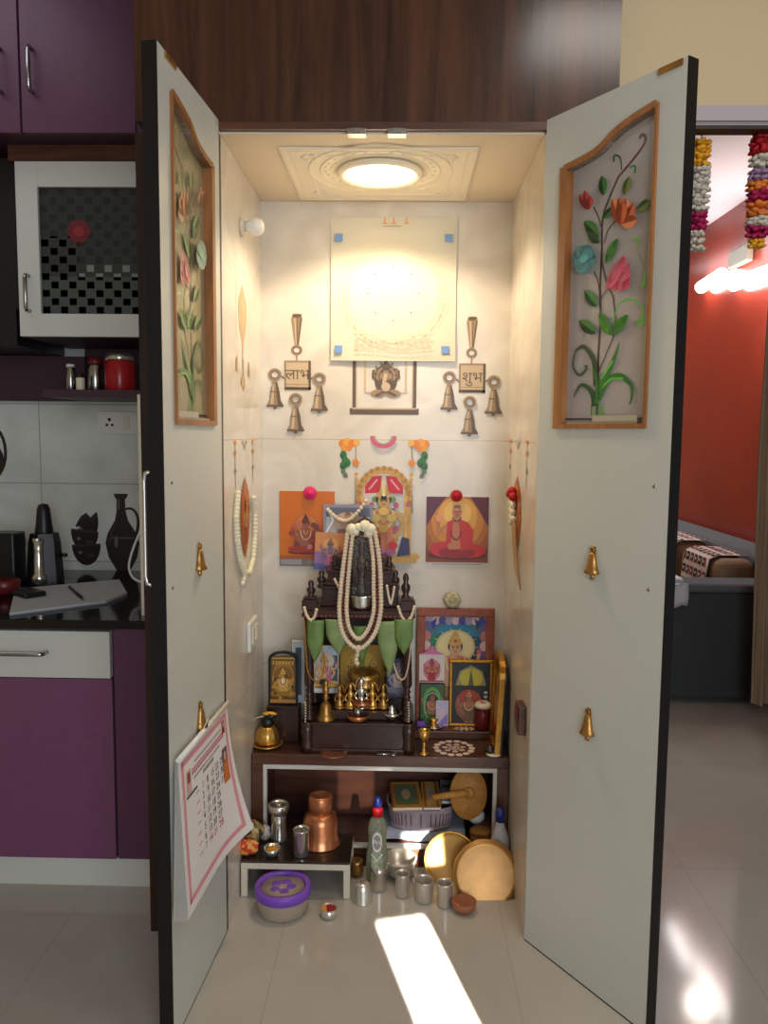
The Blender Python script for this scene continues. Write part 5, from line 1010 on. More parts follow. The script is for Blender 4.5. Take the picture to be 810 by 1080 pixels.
def bigpic(P):
    P.rect(0, 0, 1, 1, C(196, 150, 140)); P.rect(.06, .0, .94, .96, C(62, 110, 130)); P.ell(.5, .62, .4, .32, C(24, 124, 160)); P.ell(.2, .62, .18, .2, C(34, 120, 90)); P.ell(.82, .6, .16, .2, C(30, 70, 100))
    for k in range(9):
        for sx in (0, 1): P.ell(.05+.9*sx, .1+.1*k, .06, .05, (C(206, 170, 170), C(176, 110, 110), C(90, 80, 130))[k % 3])
        P.ell(.08+.105*k, .95, .06, .04, (C(150, 140, 170), C(206, 180, 180), C(60, 60, 140))[k % 3])
    P.poly([(.1, .93), (.2, .98), (.16, .86)], C(36, 40, 140)); P.poly([(.9, .93), (.8, .98), (.84, .86)], C(36, 40, 110)); figure(P, .5, .16, .72, C(160, 120, 80), C(206, 156, 120), C(222, 206, 150), True, gold_, C(186, 110, 90)); P.rect(.06, 0, .94, .2, C(120, 90, 50))
ybf = .566
framed('large_picture', 'large teak-framed deity picture with teal background at the right back of the shelf', 439, 521, 642, 753, ybf, 'teak', .028, bigpic, -.0, z0=zp+.0006, th=.016)
def smallframe(P):
    P.rect(0, 0, 1, 1, C(28, 24, 26)); P.poly([(.1, .62), (.9, .62), (.8, .85), (.5, .95), (.2, .85)], C(150, 146, 96)); P.ell(.5, .74, .3, .16, C(196, 186, 60)); P.poly([(.42, .6), (.58, .6), (.5, .9)], C(80, 100, 44)); P.rect(.1, .58, .9, .62, C(40, 30, 30)); P.ell(.45, .3, .36, .26, C(150, 90, 60)); figure(P, .45, .02, .55, C(120, 84, 60), C(170, 120, 86), C(176, 70, 44), False, C(200, 150, 90))
    for k in range(7): P.rect(.84, .08+.07*k, .93, .12+.07*k, C(190, 190, 190), True)
framed('small_picture', 'small gilt-framed picture with black ground before the large teak frame', 474, 520, 697, 757, .540, 'gold', .010, smallframe, -.05, z0=zp+.0006)
def pinkcard(P): P.rect(0, 0, 1, 1, C(222, 206, 200)); P.rect(.0, 0, 1, .06, C(160, 60, 100)); P.ell(.5, .45, .36, .4, C(196, 130, 140)); figure(P, .5, .06, .85, C(176, 40, 50), C(176, 70, 60), None, False, C(160, 60, 90))
t = framed('picture_card', 'white and pink deity card at the lower left of the teak frame', 442, 469, 690, 720, .56, 'alu', .002, pinkcard, 0, th=.003)
P = Paint((-.04, -.002, at(455, 690, y=.56).z-t.location.z), (1, 0, 0), (0, 0, 1), (0, -1, 0), .08, .03); P.poly([(0, 0), (1, 0), (.62, .5), (.5, 1), (.38, .5)], C(206, 110, 160)); P.build('pointed_top', 'gloss', t)
def greencard(P): P.rect(0, 0, 1, 1, C(60, 90, 50)); P.ell(.5, .5, .42, .42, C(96, 160, 90)); P.ell(.5, .5, .3, .32, C(40, 60, 40)); figure(P, .5, .08, .8, C(60, 110, 60), C(150, 100, 80), None, True, C(140, 60, 60)); P.ring(.5, .45, .34, .34, .003, C(120, 200, 120), 20)
framed('picture_card', 'green deity card below the white and pink card', 443, 469, 721, 752, .555, 'blackp', .002, greencard, 0, z0=zp+.0006, th=.003)
def violetcard(P): P.rect(0, 0, 1, 1, C(196, 190, 226)); P.poly([(0, 0), (1, 0), (1, .5)], C(150, 130, 200)); P.ell(.5, .55, .25, .2, C(222, 190, 200))
framed('picture_card', 'tiny pale violet card standing left of the gilt frame', 460, 473, 739, 754, .545, 'white_p', .002, violetcard, 0, z0=zp+.0006, th=.003)
a = at(441, 750, y=.47); o = box(-.014, .014, -.009, .009, 0, .018, .004).build('violet_box', 'lid_v', loc=(at(444, 750, y=.53).x, .535, zp+.0006)); tag(o, 'tiny violet box beside the temple on the plank', 'box')
s = mpp(.45); a = at(457, 764, y=ypk+.05); dp = thing('silver_plate', 'white metal plate with a small brass lamp on the plank', 'plate', (a.x, ypk+.034, zp+.0005)); r = 11*s
MB().lathe([(0, 0), (r*.8, 0), (r, .005), (r, .007), (r*.8, .003), (0, .002)], n=28).build('dish', 'silver', dp); MB().lathe([(0, .0025), (.018, .0025), (.02, .006), (.01, .01), (.009, .018), (.017, .026), (.012, .03), (0, .034)], n=18).build('brass_lamp', 'brass', dp)
yq = YS+.048; s = mpp(yq); a = at(509, 764, y=yq+.03); cupH = at(509, 741, y=ypk+.03).z-zp; r = 9.3*s
rc = thing('lidded_cup', 'dark red cup with a cream lid beside the gilt frame on the plank', 'cup', (at(509, 755, y=ypk+.03).x, ypk+.03, zp+.0005))
MB().lathe([(0, 0), (r*.8, 0), (r*.95, cupH*.15), (r, cupH*.5), (r*.9, cupH*.84), (0, cupH*.84)], n=24).build('body', 'maroon', rc); MB().lathe([(0, cupH*.842), (r*1.05, cupH*.842), (r*1.06, cupH*.93), (r*.8, cupH), (r*.3, cupH*1.0), (0, cupH*.98)], n=24).build('lid', 'ivory', rc)
MB().ball((0, -.002, cupH), .006, 8, (1.4, 1, .6)).build('red_knob', 'red_f', rc)
a = at(517, 784, z=zs1); rr_ = .0165; o = MB().ball((0, 0, rr_), rr_, 18, (1, 1, .9)).build('dark_ball', mat('glossy_dark_seed', C(40, 26, 28), .18, coat=.5), loc=(at(517, 778, y=YS+.028).x, YS+.03, zs1-rr_*.1+.0004)); tag(o, 'small shiny dark ball right of the floral sticker', 'ball')
o = MB().lathe([(0, 0), (.022, 0), (.024, .003), (.022, .006), (0, .006)], n=24).build('white_disc', 'ivory', loc=(at(522, 788, y=YS+.012).x-.002, YS+.026, zs1)); tag(o, 'cream disc lying at the right front corner of the shelf top', 'disc')
yb_ = YS+.02; a = at(447, 794, y=yb_); s = mpp(yb_); hC = at(447, 770, y=yb_).z-zs1; r = 6.6*s
bc_ = thing('brass_cup_lamp', 'small brass stemmed cup lamp at the front of the shelf right of the temple', 'lamp', (a.x, yb_, zs1))
MB().lathe([(0, 0), (r*.8, 0), (r*.85, .004), (r*.4, .010), (r*.22, hC*.3), (r*.36, hC*.42), (r*.2, hC*.52), (0, hC*.54)], n=20).build('stem', 'brass', bc_); MB().lathe([(0, hC*.5), (r*.5, hC*.54), (r*.9, hC*.75), (r, hC), (r*.88, hC), (r*.6, hC*.75), (0, hC*.66)], n=20).build('cup', 'brass', bc_)
# tall gilt arched frame turned edge-on against the right wall
gf = thing('gilt_arch_frame', 'tall gilt arched frame leaning edge-on against the right niche wall', 'picture', (.352, YS+.012, zs1), (0, .05, 0)); hg = at(524, 686, y=.47).z-zs1; wd = .17
out = [(0, 0), (wd, 0), (wd, hg*.8)]+[(wd/2+wd/2*cos(pi*k/10), hg*.8+hg*.2*sin(pi*k/10)) for k in range(1, 10)]+[(0, hg*.8)]; inn = [(.016+(x/wd)*(wd-.032), max(.016, z*.93)) for x, z in out]
m = MB()
for i in range(len(out)): j = (i+1) % len(out); m.prism([out[i], out[j], inn[j], inn[i]], .016, u=(0, 1, 0), v=(0, 0, 1), n=(1, 0, 0))
m.build('frame', 'gold', gf); m = MB(); m.prism([(x*.96+.003, z*.97+.003) for x, z in out], .006, o=(.0165, 0, 0), u=(0, 1, 0), n=(1, 0, 0)); m.build('back_board', 'blackp', gf)
P = Paint((.012, wd-.016, .016), (0, -1, 0), (0, 0, 1), (-1, 0, 0), wd-.032, hg*.8); P.rect(0, 0, 1, 1, C(150, 90, 50)); figure(P, .5, .05, .9, C(176, 60, 50), C(200, 150, 100), C(206, 170, 90), True, gold_); P.build('picture', 'gloss', gf)
# cut flower of glass on the teak frame's top
p = at(477, 640, y=ybf); cf = thing('crystal_flower', 'cream cut-glass flower ornament sitting on top of the teak frame', 'ornament', (p.x, ybf+.007, at(477, 642, y=ybf).z+.001)); m = MB()
r = 10.5*mpp(ybf)
for k in range(8): t = 2*pi*k/8; m.ball((0, 0, 0), 1, 8, (r*.42, .012, r*.5), Matrix.Translation((r*.52*cos(t), -.002, r*.8+r*.42*sin(t))) @ Matrix.Rotation(-t, 4, 'Y'))
m.build('petals', 'crys', cf); MB().ball((0, -.008, r*.8), r*.36, 12, (1, .6, 1)).build('flower_centre', 'crys', cf)

# ================================================================== INSIDE AND IN FRONT OF THE LOW SHELF
ZB = .0708
yi = .47
# perforated basket of books
a = at(443, 866, y=yi); l, r_ = at(409, 850, y=yi).x, at(478, 850, y=yi).x; zt_, zb_ = at(443, 842, y=yi).z, at(443, 864, y=yi).z; w_ = (r_-l)/2; cx_ = (l+r_)/2
shz = zb_-ZB
sh_ = thing('folded_sheet', 'blue-grey folded plastic sheet under the mauve basket in the shelf', 'sheet', (cx_+.02, YS+.03, ZB)); m = MB()
m.grid(lambda i, j: Vector((-.15+.27*i, .17*j*j if 0 else (.008*sin(i*9)+.02*j), max(.0012, (shz-.003)*j))), 16, 6); m.build('front_fold', 'sheet', sh_, solid=.002)
m = MB(); m.grid(lambda i, j: Vector((-.15+.27*i, .022+.155*j, shz-.0035+.0008*sin(i*15+j*4))), 14, 6); m.build('top_fold', 'sheet', sh_, solid=.002)
bx = box(-.145, .105, .03, .16, .0, shz-.008, .004).build('inner_bundle', 'sheet', sh_)
bk_ = thing('plastic_basket', 'mauve slotted plastic basket holding books inside the low shelf', 'basket', (cx_, YS+.115, zb_)); H_ = zt_-zb_; D_ = .075
def bwall(i, j, o=0): t = 2*pi*i; k = 1+.0*j; e = .6; c_, s__ = cos(t), sin(t); q = lambda v: (abs(v)**e)*(1 if v > 0 else -1); g = (.93+.07*j)-o; return Vector((w_*g*q(c_), D_*g*q(s__), H_*j))
m = MB(); m.grid(bwall, 64, 6); m.grid(lambda i, j: bwall(i, 0)*j, 64, 2); m.build('tub', 'plas_gray', bk_, solid=.003)
m = MB(); m.tube([bwall(k/64, 1) for k in range(64)], .0045, 6, True); m.build('rim', 'plas_gray', bk_)
m = MB()
for k in range(22):
    i = .505+.49*k/22; p0, p1 = bwall(i, .22), bwall(i, .78); q = Vector((0, -.0022, 0)); m.tube([p0*1.0+q, p1+q], .0018, 5)
o = m.build('slot_openings', mat('slot_shadow', C(92, 80, 92), .7), bk_); o['kind'] = 'stuff'
# books in the basket
def book(label, x, y, z, w__, d_, h_, rot, cov, art=None):
    t = thing('book', label, 'book', (x, y, z), rot, 'books in the mauve basket'); m = MB(); m.box(-w__/2, w__/2, -d_/2, d_/2, 0, .0015); m.box(-w__/2, w__/2, -d_/2, d_/2, h_-.0015, h_); m.box(-w__/2-.0005, -w__/2+.001, -d_/2, d_/2, 0, h_); m.build('cover', cov, t)
    box(-w__/2+.002, w__/2-.002, -d_/2+.002, d_/2-.002, .0016, h_-.0016).build('pages', 'paper', t)
    if art: P = Paint((-w__/2, -d_/2, h_+.0002), (1, 0, 0), (0, 1, 0), (0, 0, 1), w__, d_); art(P); P.build('cover_art', 'gloss', t)
    return t
yel = mat('yellow_cover', C(206, 156, 60), .4); brn = mat('brown_cover', C(150, 86, 44), .4); gry = mat('grey_cover', C(150, 150, 154), .4)
def art1(P): P.rect(0, 0, 1, 1, C(196, 140, 60)); P.rect(.1, .1, .9, .9, C(120, 110, 70)); P.ell(.5, .5, .3, .35, C(90, 120, 100)); P.ell(.5, .5, .15, .2, C(190, 160, 120)); P.rect(0, 0, .06, 1, C(160, 80, 40))
def art2(P): P.rect(0, 0, 1, 1, C(206, 160, 80)); P.rect(.08, .0, .22, 1, C(170, 96, 50)); P.rect(.75, .0, .9, 1, C(170, 96, 50)); P.ell(.5, .5, .2, .3, C(190, 176, 160))
def art3(P): P.rect(0, 0, 1, 1, C(170, 172, 176)); P.rect(.05, .1, .95, .4, C(60, 62, 72)); P.rect(.05, .6, .95, .75, C(90, 110, 110))
zt2 = zt_+.0065
book('yellow and green covered book at the left of the mauve basket', cx_-.048, YS+.10, zt2+.004, .095, .15, .012, (.10, 0, .08), yel, art1)
book('orange-striped book in the middle of the mauve basket', cx_+.032, YS+.105, zt2+.004, .058, .15, .012, (.10, 0, .03), brn, art2)
book('grey and black booklet at the right of the mauve basket', cx_+.092, YS+.14, zt2+.004, .052, .13, .010, (.10, 0, .0), gry, art3)
# palm hand fan with a thick handle
p = at(494, 837, y=YS+.035); fn_ = thing('hand_fan', 'round tan hand fan with a thick handle leaning over the basket', 'fan', p, (0, .0, 0)); r = 25*mpp(YS+.035)
T = Matrix.Rotation(pi/2-.1, 4, 'X'); m = MB(); m.lathe([(0, -.004), (r*.98, -.003), (r, 0), (r*.98, .003), (0, .004)], n=36, T=T @ Matrix.Diagonal((.82, 1.15, 1, 1))); m.build('blade', 'fan', fn_)
m = MB(); m.tube([(0, -.008, .006), (-r*.9, -.018, .002), (-r*1.6, -.024, -.004)], [.014, .011, .009], 10); m.build('handle', 'fan', fn_); m = MB(); m.ball((.0, -.008, .004), .020, 12, (1, .5, 1)); m.build('boss', 'fan', fn_)
# small white pot, scoop, bottle with blue cap
def roundpot(name, label, cat, px, py, y, z, parts, sc=1, rot=(0, 0, 0)): return lat(name, label, cat, (at(px, py, y=y).x, y, z), parts, rot, sc=sc)
yv = YS+.09; zv = at(502, 866, y=yv).z
blk = box(-.022, .035, -.035, .05, 0, zv-ZB-.0008, .004).build('carton', mat('brown_carton', C(120, 84, 58), .7), loc=(at(507, 870, y=yv).x, yv, ZB)); tag(blk, 'brown carton under the small white pot at the right of the shelf', 'carton')
s = mpp(yv); wp = thing('white_pot', 'small white pot with a spout standing on the carton', 'pot', (at(502, 860, y=yv).x, yv, zv)); r = 9.5*s
MB().lathe([(0, 0), (r*.7, 0), (r, r*.5), (r*.98, r*1.0), (r*.6, r*1.45), (r*.55, r*1.6), (r*.45, r*1.6), (0, r*1.3)], n=24).build('body', 'white_p', wp); m = MB(); m.tube([(0, -.004, r*1.55), (.004, -.006, r*1.9), (.010, -.008, r*2.2)], [.010, .006, .003], 8); m.build('spout', 'white_p', wp)
yv2 = YS+.045; zv2 = at(508, 888, y=yv2).z; sc_ = thing('wooden_box', 'small tan oval box on the shelf floor beside the white bottle', 'box', (at(508, 882, y=yv2-.03).x, yv2-.01, ZB)); MB().lathe([(0, 0), (.030, 0), (.032, .004), (.032, .026), (0, .026)], n=28, sx=1.05, sy=.8).build('body', 'fan', sc_); MB().lathe([(0, .0262), (.034, .0262), (.034, .038), (.028, .042), (0, .043)], n=28, sx=1.05, sy=.8).build('lid', 'fan', sc_)
yb2 = YS-.045; s = mpp(yb2); zt3 = at(529, 853, y=yb2).z; wb = thing('spray_bottle', 'translucent white bottle with a blue cap in the right front corner of the niche', 'bottle', (at(527, 890, y=yb2).x, yb2, .0005)); r = 11*s; hh = zt3
MB().lathe([(0, 0), (r*.95, 0), (r, .01), (r, hh*.35), (r*.85, hh*.6), (r*.42, hh*.78), (r*.36, hh*.82), (0, hh*.82)], n=28).build('body', mat('frosted_bottle', C(206, 206, 210), .3, trans=.25), wb); MB().lathe([(0, hh*.821), (r*.46, hh*.821), (r*.48, hh*.95), (r*.4, hh), (0, hh)], n=24).build('cap', 'cap_blue', wb)
# brass plates leaning together
def leaning(name, label, px, py, y, dia_px, nrm, m_, rim=.012, cat='plate'):
    p = at(px, py, y=y); r = dia_px/2*mpp(y); n_ = Vector(nrm).normalized(); q = n_.to_track_quat('Z', 'X'); t = thing(name, label, cat, p); t.rotation_euler = q.to_euler()
    MB().lathe([(0, -.003), (r*.88, -.003), (r*.97, -.001), (r, rim), (r*.985, rim+.001), (r*.955, .002), (r*.86, .0), (0, .0)], n=48).build('disc', m_, t)
    m = MB(); m.tube([(r*.99*cos(k*pi/24), r*.99*sin(k*pi/24), rim) for k in range(48)], .0034, 6, True); m.tube([(r*.86*cos(k*pi/24), r*.86*sin(k*pi/24), .0005) for k in range(48)], .0012, 5, True); m.build('rolled_rim', 'brass', t); return t
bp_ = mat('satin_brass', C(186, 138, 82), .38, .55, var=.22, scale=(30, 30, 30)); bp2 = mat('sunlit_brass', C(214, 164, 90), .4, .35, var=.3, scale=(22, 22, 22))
leaning('brass_plate', 'brass plate standing behind the larger one, catching the sunlight', 476, 906, .29, 58, (-.10, -1, .28), bp2)
leaning('brass_plate', 'large round brass plate leaning at the right front of the niche', 513, 923, .205, 72, (.05, -1, .40), bp_, -.012)
m = MB(); p = at(490, 946, y=.16); m.lathe([(0, 0), (.022, .0), (.034, .014), (.036, .03), (.031, .032), (0, .012)], n=24); o = m.build('clay_lamp', 'terra', loc=(at(489, 950, y=.13).x, .125, .0006)); tag(o, 'small terracotta clay lamp in front of the large brass plate', 'lamp')
# steel cups and jars on the floor
def cup(label, px, pyb, w_px, h_px, m_='dulls', prof=None, name='steel_cup', cat='cup', group='steel cups on the niche floor'):
    g = at(px, pyb, z=.0005); s = mpp(g.y); r = w_px*s/2; h_ = h_px*s*1.02; pf = prof or [(0, 0), (.82, 0), (.9, .06), (1, .95), (1.02, 1), (.95, 1), (.92, .9), (.84, .1), (0, .08)]
    o = MB().lathe([(a*r, b*h_) for a, b in pf], n=28).build(name, m_, loc=(g.x, g.y+r*.6, .0006)); return tag(o, label, cat, group)
inv = [(1, 0), (1.02, .05), (.96, .1), (.92, .6), (.75, .9), (.55, 1), (0, 1), (0, .98), (.5, .97)]
cup('steel cup turned upside down, leftmost on the niche floor', 382, 954, 22, 22, prof=inv)
cup('narrow steel cup second from the left, near the dish soap', 424, 947, 16, 26)
cup('wide steel cup third from the left on the niche floor', 447, 953, 22, 24)
cup('flared steel cup beside the brass plates, rightmost of the floor cups', 469, 958, 18, 27)
cup('small brass pot behind the upturned steel cup by the stool leg', 376, 926, 16, 18, 'brassd', [(0, 0), (.6, 0), (.95, .3), (1, .5), (.75, .8), (.85, 1), (.75, 1), (0, .8)], 'brass_pot', 'pot', None)
cup('pale steel jar just behind the upturned cup, below the dish soap', 399, 940, 19, 26, 'steel', [(0, 0), (.9, 0), (.95, .05), (.95, .75), (1, .8), (1, 1), (.9, 1), (0, .98)], 'steel_jar', 'jar', None)
cup('open steel bowl behind the narrow cup on the niche floor', 421, 930, 38, 22, 'dulls', [(0, 0), (.5, 0), (.85, .35), (1, .9), (1.03, 1), (.96, 1), (.8, .4), (0, .1)], 'steel_bowl', 'bowl', None)
# dish soap bottle
yb3 = .265; s = mpp(yb3); g = at(398, 905, y=yb3); hh = at(398, 840, y=yb3).z; z0 = .0006; kx = 12.0*s
db = thing('dish_soap_bottle', 'green dish soap bottle with red and blue cap standing before the shelf', 'bottle', (at(398, 885, y=yb3).x, yb3, z0)); Hh = hh-z0
MB().lathe([(0, 0), (kx*.86, 0), (kx*.98, Hh*.03), (kx*1.05, Hh*.2), (kx*1.0, Hh*.34), (kx*.82, Hh*.46), (kx*.84, Hh*.55), (kx*.9, Hh*.62), (kx*.72, Hh*.72), (kx*.42, Hh*.78), (0, Hh*.78)], n=32, sy=.62).build('bottle_body', 'soap', db)
MB().lathe([(0, Hh*.781), (kx*.5, Hh*.781), (kx*.48, Hh*.86), (kx*.36, Hh*.88), (0, Hh*.88)], n=24).build('red_cap', 'cap_red', db); MB().lathe([(0, Hh*.881), (kx*.36, Hh*.881), (kx*.4, Hh*.93), (kx*.3, Hh*.98), (kx*.16, Hh), (0, Hh)], n=24).build('blue_cap', 'cap_blue', db)
P = Paint((-kx*.62, -kx*.66, Hh*.08), (1, 0, 0), (0, 0, 1), (0, -1, 0), kx*1.24, Hh*.58); P.poly([(.12, .0), (.88, .0), (.96, .3), (.8, .62), (.9, .86), (.5, 1), (.1, .86), (.2, .62), (.04, .3)], C(150, 158, 134)); P.ell(.5, .73, .36, .2, C(226, 226, 222)); P.ell(.5, .73, .3, .15, C(150, 140, 140)); P.text('Pril', .5, .73, .020, C(240, 238, 236)); P.poly([(.1, .06), (.5, .2), (.9, .3), (.86, .02), (.2, .0)], C(56, 104, 60)); P.ell(.35, .3, .18, .1, C(176, 190, 160)); P.stroke([(.1, .5), (.5, .36), (.9, .5)], .004, C(220, 226, 214)); P.build('front_label', 'gloss', db)
# ---- little black-topped stool
FY = at(306, 946, z=0).y; FY = .17; zst = at(306, 909, y=FY).z; lx0, lx1 = at(248, 930, y=FY).x, at(369, 930, y=FY).x; lx0 = max(lx0, -HW+.004); SD = YS-.006-FY
stl = thing('low_stool', 'low stool with shiny black top and cream legs at the left of the niche', 'stool', (0, FY, 0))
box(lx0, lx1, 0, SD, zst-.006, zst, .0015).build('stool_top', 'stool_top', stl)
fr = MB(); fr.box(lx0, lx1, .0, .012, zst-.024, zst-.0065, .001); fr.box(lx0, lx1, SD-.012, SD, zst-.024, zst-.0065, .001); fr.box(lx0, lx0+.012, .013, SD-.013, zst-.024, zst-.0065); fr.box(lx1-.012, lx1, .013, SD-.013, zst-.024, zst-.0065); fr.build('apron', 'stool_w', stl)
for x_ in (lx0, lx1-.019):
    for y_ in (0, SD-.02): m = MB(); m.box(x_, x_+.019, y_, y_+.02, .0005, zst-.0245, .002); m.build('leg', 'stool_w', stl)
zq = zst+.0006
# copper pot upside down
yp = FY+.112; s = mpp(yp); cxp = at(338, 875, y=yp).x; Hp = at(338, 838, y=yp).z-zq; r = 20.5*s
cp = thing('copper_pot', 'copper water pot standing upside down on the black stool', 'pot', (cxp, yp, zq))
MB().lathe([(r*.95, 0), (r*1.08, 0), (r*1.1, .004), (r*.98, .010), (r*.97, Hp*.3), (r*.95, Hp*.46), (r*.86, Hp*.57), (r*.72, Hp*.63), (r*.58, Hp*.66)], n=36).build('body', 'copper', cp)
MB().lathe([(r*.57, Hp*.655), (r*.66, Hp*.69), (r*.67, Hp*.93), (r*.63, Hp*.98), (r*.55, Hp), (r*.45, Hp*.995), (0, Hp*.93)], n=36).build('neck', 'copper', cp)
def tumbler(label, px, w_px, y0, y1, yy, m_, prof=None, name='steel_tumbler', extra=None):
    s = mpp(yy); r = w_px*s/2; h_ = at(px, y0, y=yy).z-zq; t = thing(name, label, 'tumbler', (at(px, (y0+y1)/2, y=yy).x, yy, zq)); pf = prof or [(0, 0), (.86, 0), (.9, .05), (.92, .94), (1.0, 1), (.9, .99), (.84, .92), (.8, .3), (0, .28)]
    MB().lathe([(a*r, b*h_) for a, b in pf], n=28).build('body', m_, t); return t
t = tumbler('tall steel container with flared lid at the back left of the stool', 294, 23, 847, 880, FY+.125, 'steel', [(0, 0), (.8, 0), (.86, .05), (.78, .12), (.72, .5), (.74, .68), (.66, .72), (.9, .76), (1, .84), (1.02, .95), (.94, 1), (.88, .96), (0, .94)])
MB().ball((0, 0, at(294, 847, y=FY+.125).z-zq-.004), .008, 10, (1, 1, .6)).build('lid_knob', 'steel', t)
tumbler('plain steel tumbler at the front of the black stool', 318, 19, 874, 901, FY+.04, 'steel')
yy = FY+.032; s = mpp(yy); tb = thing('turmeric_bowl', 'small steel bowl of orange turmeric at the front of the stool', 'bowl', (at(287, 895, y=yy).x, yy, zq)); r = 9.5*s
MB().lathe([(0, 0), (r*.5, 0), (r*.7, .006), (r*1.0, .026), (r*.92, .026), (r*.6, .012), (0, .01)], n=24).build('bowl', 'steel', tb); MB().lathe([(r*.75, .0165), (r*.5, .024), (0, .027)], n=20).build('turmeric', 'yellow_p', tb)
# crumpled packets
def packet(label, px, py, yy, w__, h_, cols, seed):
    rnd = random.Random(seed); m = MB(); ph = [rnd.uniform(0, 6) for _ in range(6)]; n_ = 14
    def fn(i, j):
        t, f_ = 2*pi*i, pi*j; k = 1+.16*sin(3*t+ph[0])*sin(4*f_+ph[1])+.12*sin(7*t+ph[2])*sin(2*f_); return Vector((w__/2*k*sin(f_)*cos(t), w__*.36*k*sin(f_)*sin(t), h_/2*(1-cos(f_))*(1+.08*sin(5*t+ph[3])*sin(f_))))
    V = [[m.b.verts.new(fn(i/18, j/9)) for j in range(10)] for i in range(18)]
    for i in range(18):
        for j in range(9): m._f([V[i][j], V[(i+1) % 18][j], V[(i+1) % 18][j+1], V[i][j+1]], False, cols[rnd.randrange(len(cols))])
    bmesh.ops.remove_doubles(m.b, verts=m.b.verts[:], dist=.0004); o = m.build('snack_packet', 'gloss', loc=(at(px, py, y=yy).x, yy, zq)); o['label'] = label; o['category'] = 'packet'; return o
packet('crumpled red and orange packet at the front left corner of the stool', 261, 893, FY+.036, .066, .044, [C(206, 62, 36), C(226, 150, 50), C(196, 44, 32), C(206, 160, 90)], 1)
packet('crumpled olive-gold packet behind the red one on the stool', 265, 882, FY+.098, .074, .072, [C(130, 112, 60), C(170, 140, 84), C(92, 84, 54), C(60, 50, 36), C(196, 170, 110)], 4)
packet('small crumpled clear packet beside the olive-gold one', 279, 877, FY+.118, .035, .05, [C(190, 180, 170), C(206, 198, 188), C(150, 140, 130)], 9)
# tub under the stool, kumkum tin in front
g = at(297, 971, z=.0005); s = mpp(g.y); r = 31*s; ty = g.y+r*.72; tx = at(297, 945, y=ty-r*.3).x; hT = zst-.026-.006
tb = thing('plastic_tub', 'round clear plastic tub with violet lid tucked under the stool', 'tub', (tx, ty, .0006))
MB().lathe([(0, 0), (r*.86, 0), (r*.92, .005), (r*.97, hT*.6), (r*.985, hT*.74), (0, hT*.74)], n=40).build('body', 'tubmat', tb)
MB().lathe([(r*.985, hT*.62), (r*1.03, hT*.64), (r*1.04, hT*.9), (r*1.0, hT*.97), (r*.86, hT*.985), (r*.82, hT*.9), (r*.80, hT*.76)], n=40).build('lid_rim', 'lid_v', tb); MB().lathe([(0, hT*.86), (r*.80, hT*.86), (r*.80, hT*.8), (0, hT*.8)], n=40).build('lid_window', 'tubmat', tb)
m = MB()
for k in range(5): t = 2*pi*k/5; m.ball((r*.32*cos(t), r*.32*sin(t), hT*.862), r*.19, 10, (1, 1, .07))
m.build('lid_flower', 'lid_v', tb)
g = at(346, 970, z=.0005); s = mpp(g.y); r = 9.5*s; kt = thing('kumkum_tin', 'tiny round tin of red and yellow powder on the niche floor', 'tin', (g.x, g.y+r*.7, .0006))
MB().lathe([(0, 0), (r*.82, 0), (r*.95, .006), (r, .026), (r*.93, .026), (r*.9, .021), (0, .021)], n=28).build('tin', 'dulls', kt); P = Paint((-r, -r, .0222), (1, 0, 0), (0, 1, 0), (0, 0, 1), 2*r, 2*r); P.ell(.5, .5, .44, .44, C(150, 28, 22), 24); P.ell(.5, .5, .44, .44, C(214, 150, 50), 14, 2.0, 4.6); P.build('powder', 'matte', kt)

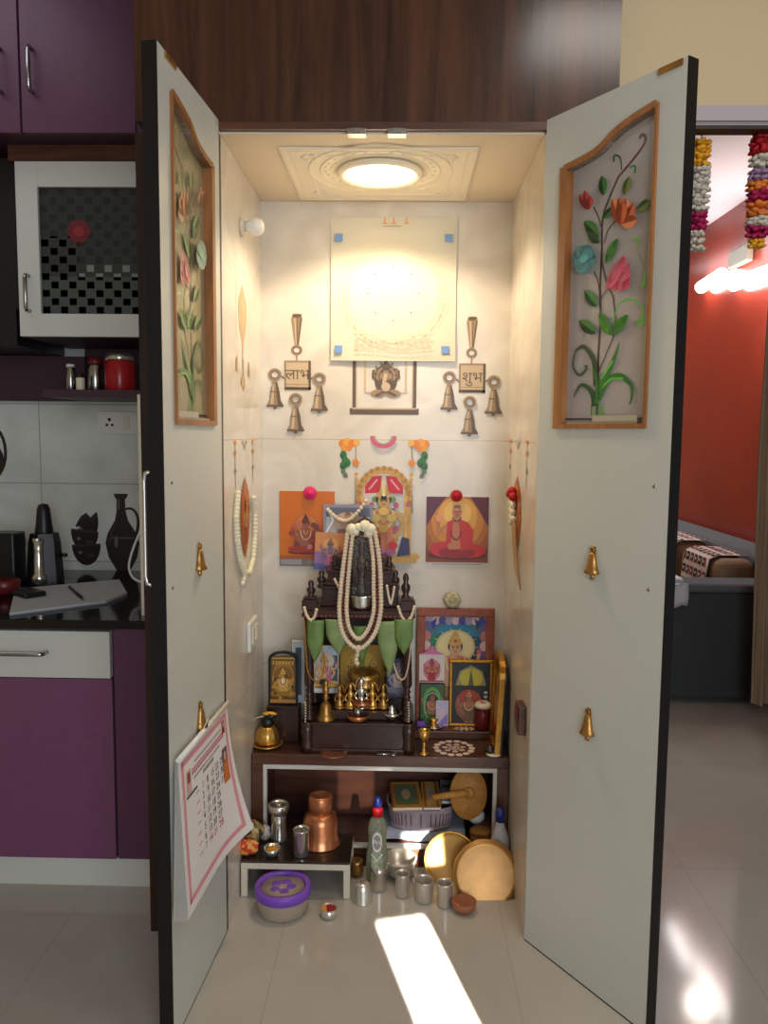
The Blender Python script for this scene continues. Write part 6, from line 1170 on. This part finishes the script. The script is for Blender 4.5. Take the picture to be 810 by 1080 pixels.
# ================================================================== LIGHT
def area(name, loc, tgt, sx, sy, power, col, spread=None):
    l = bpy.data.lights.new(name, 'AREA'); l.shape = 'RECTANGLE'; l.size = sx; l.size_y = sy; l.energy = power; l.color = col
    if spread: l.spread = spread
    o = bpy.data.objects.new(name, l); COL.objects.link(o); o.location = loc; o.rotation_euler = (Vector(tgt)-Vector(loc)).to_track_quat('-Z', 'Y').to_euler(); return o
l = bpy.data.lights.new('niche_downlight', 'SPOT'); l.energy = 19; l.color = (1, .8, .56); l.spot_size = radians(140); l.spot_blend = .25; l.shadow_soft_size = .05
o = bpy.data.objects.new('niche_downlight', l); COL.objects.link(o); o.location = (lx, ly, ZC-.035)
l = bpy.data.lights.new('niche_glow', 'POINT'); l.energy = .8; l.color = (1, .78, .5); l.shadow_soft_size = .1
o = bpy.data.objects.new('niche_glow', l); COL.objects.link(o); o.location = (lx, ly, ZC-.16)
area('rear_window', (1.1, -4.4, 1.5), (0, 0, 1.0), 2.2, 1.8, 84, (.85, .92, 1))
area('loft_reflection_fill', (.78, -1.05, 2.785), (.78, -1.05, 0), .55, .4, 7, (1, .94, .86))  # added light, mirrored as the pale patch on the loft laminate; no fitting modelled
area('living_fill', (1.2, 4.2, 2.78), (1.2, 4.2, 0), 1.2, 2.0, 32, (.92, .96, 1))  # added overhead fill that brightens the living room, not a modelled lamp
area('kitchen_fill', (-1.5, .1, 2.76), (-1.5, .3, 0), .8, .5, 2.5, (.92, .97, 1))  # added weak fill, lifts the dark kitchen; stands for no known lamp
l = bpy.data.lights.new('wall_lamp_glow', 'POINT'); l.energy = 10; l.color = (1, .86, .76); l.shadow_soft_size = .08
o = bpy.data.objects.new('wall_lamp_glow', l); COL.objects.link(o); w_ = at(775, 312, x=RX-.28); o.location = w_
# two shafts of low sun from the rear window
dv = Vector((-.25, .9, -.40)).normalized()
def shaft(tgt, wx, wz, p): tgt = Vector(tgt); area('sun_shaft', tgt-dv*3.2, tgt, wx, wz, p, (1, .95, .84), radians(.45))
shaft((.142, -.185, 0), .135, .21, 5.5)
shaft((-.085, .57, .15), .115, .12, .04)
shaft((.155, .27, .098), .09, .085, .5)
W = bpy.data.worlds.new('world'); SC.world = W; W.use_nodes = True; W.node_tree.nodes['Background'].inputs[0].default_value = (.62, .72, .85, 1); W.node_tree.nodes['Background'].inputs[1].default_value = .15
SC.view_settings.view_transform = 'Standard'; SC.view_settings.look = 'None'; SC.view_settings.exposure = 0
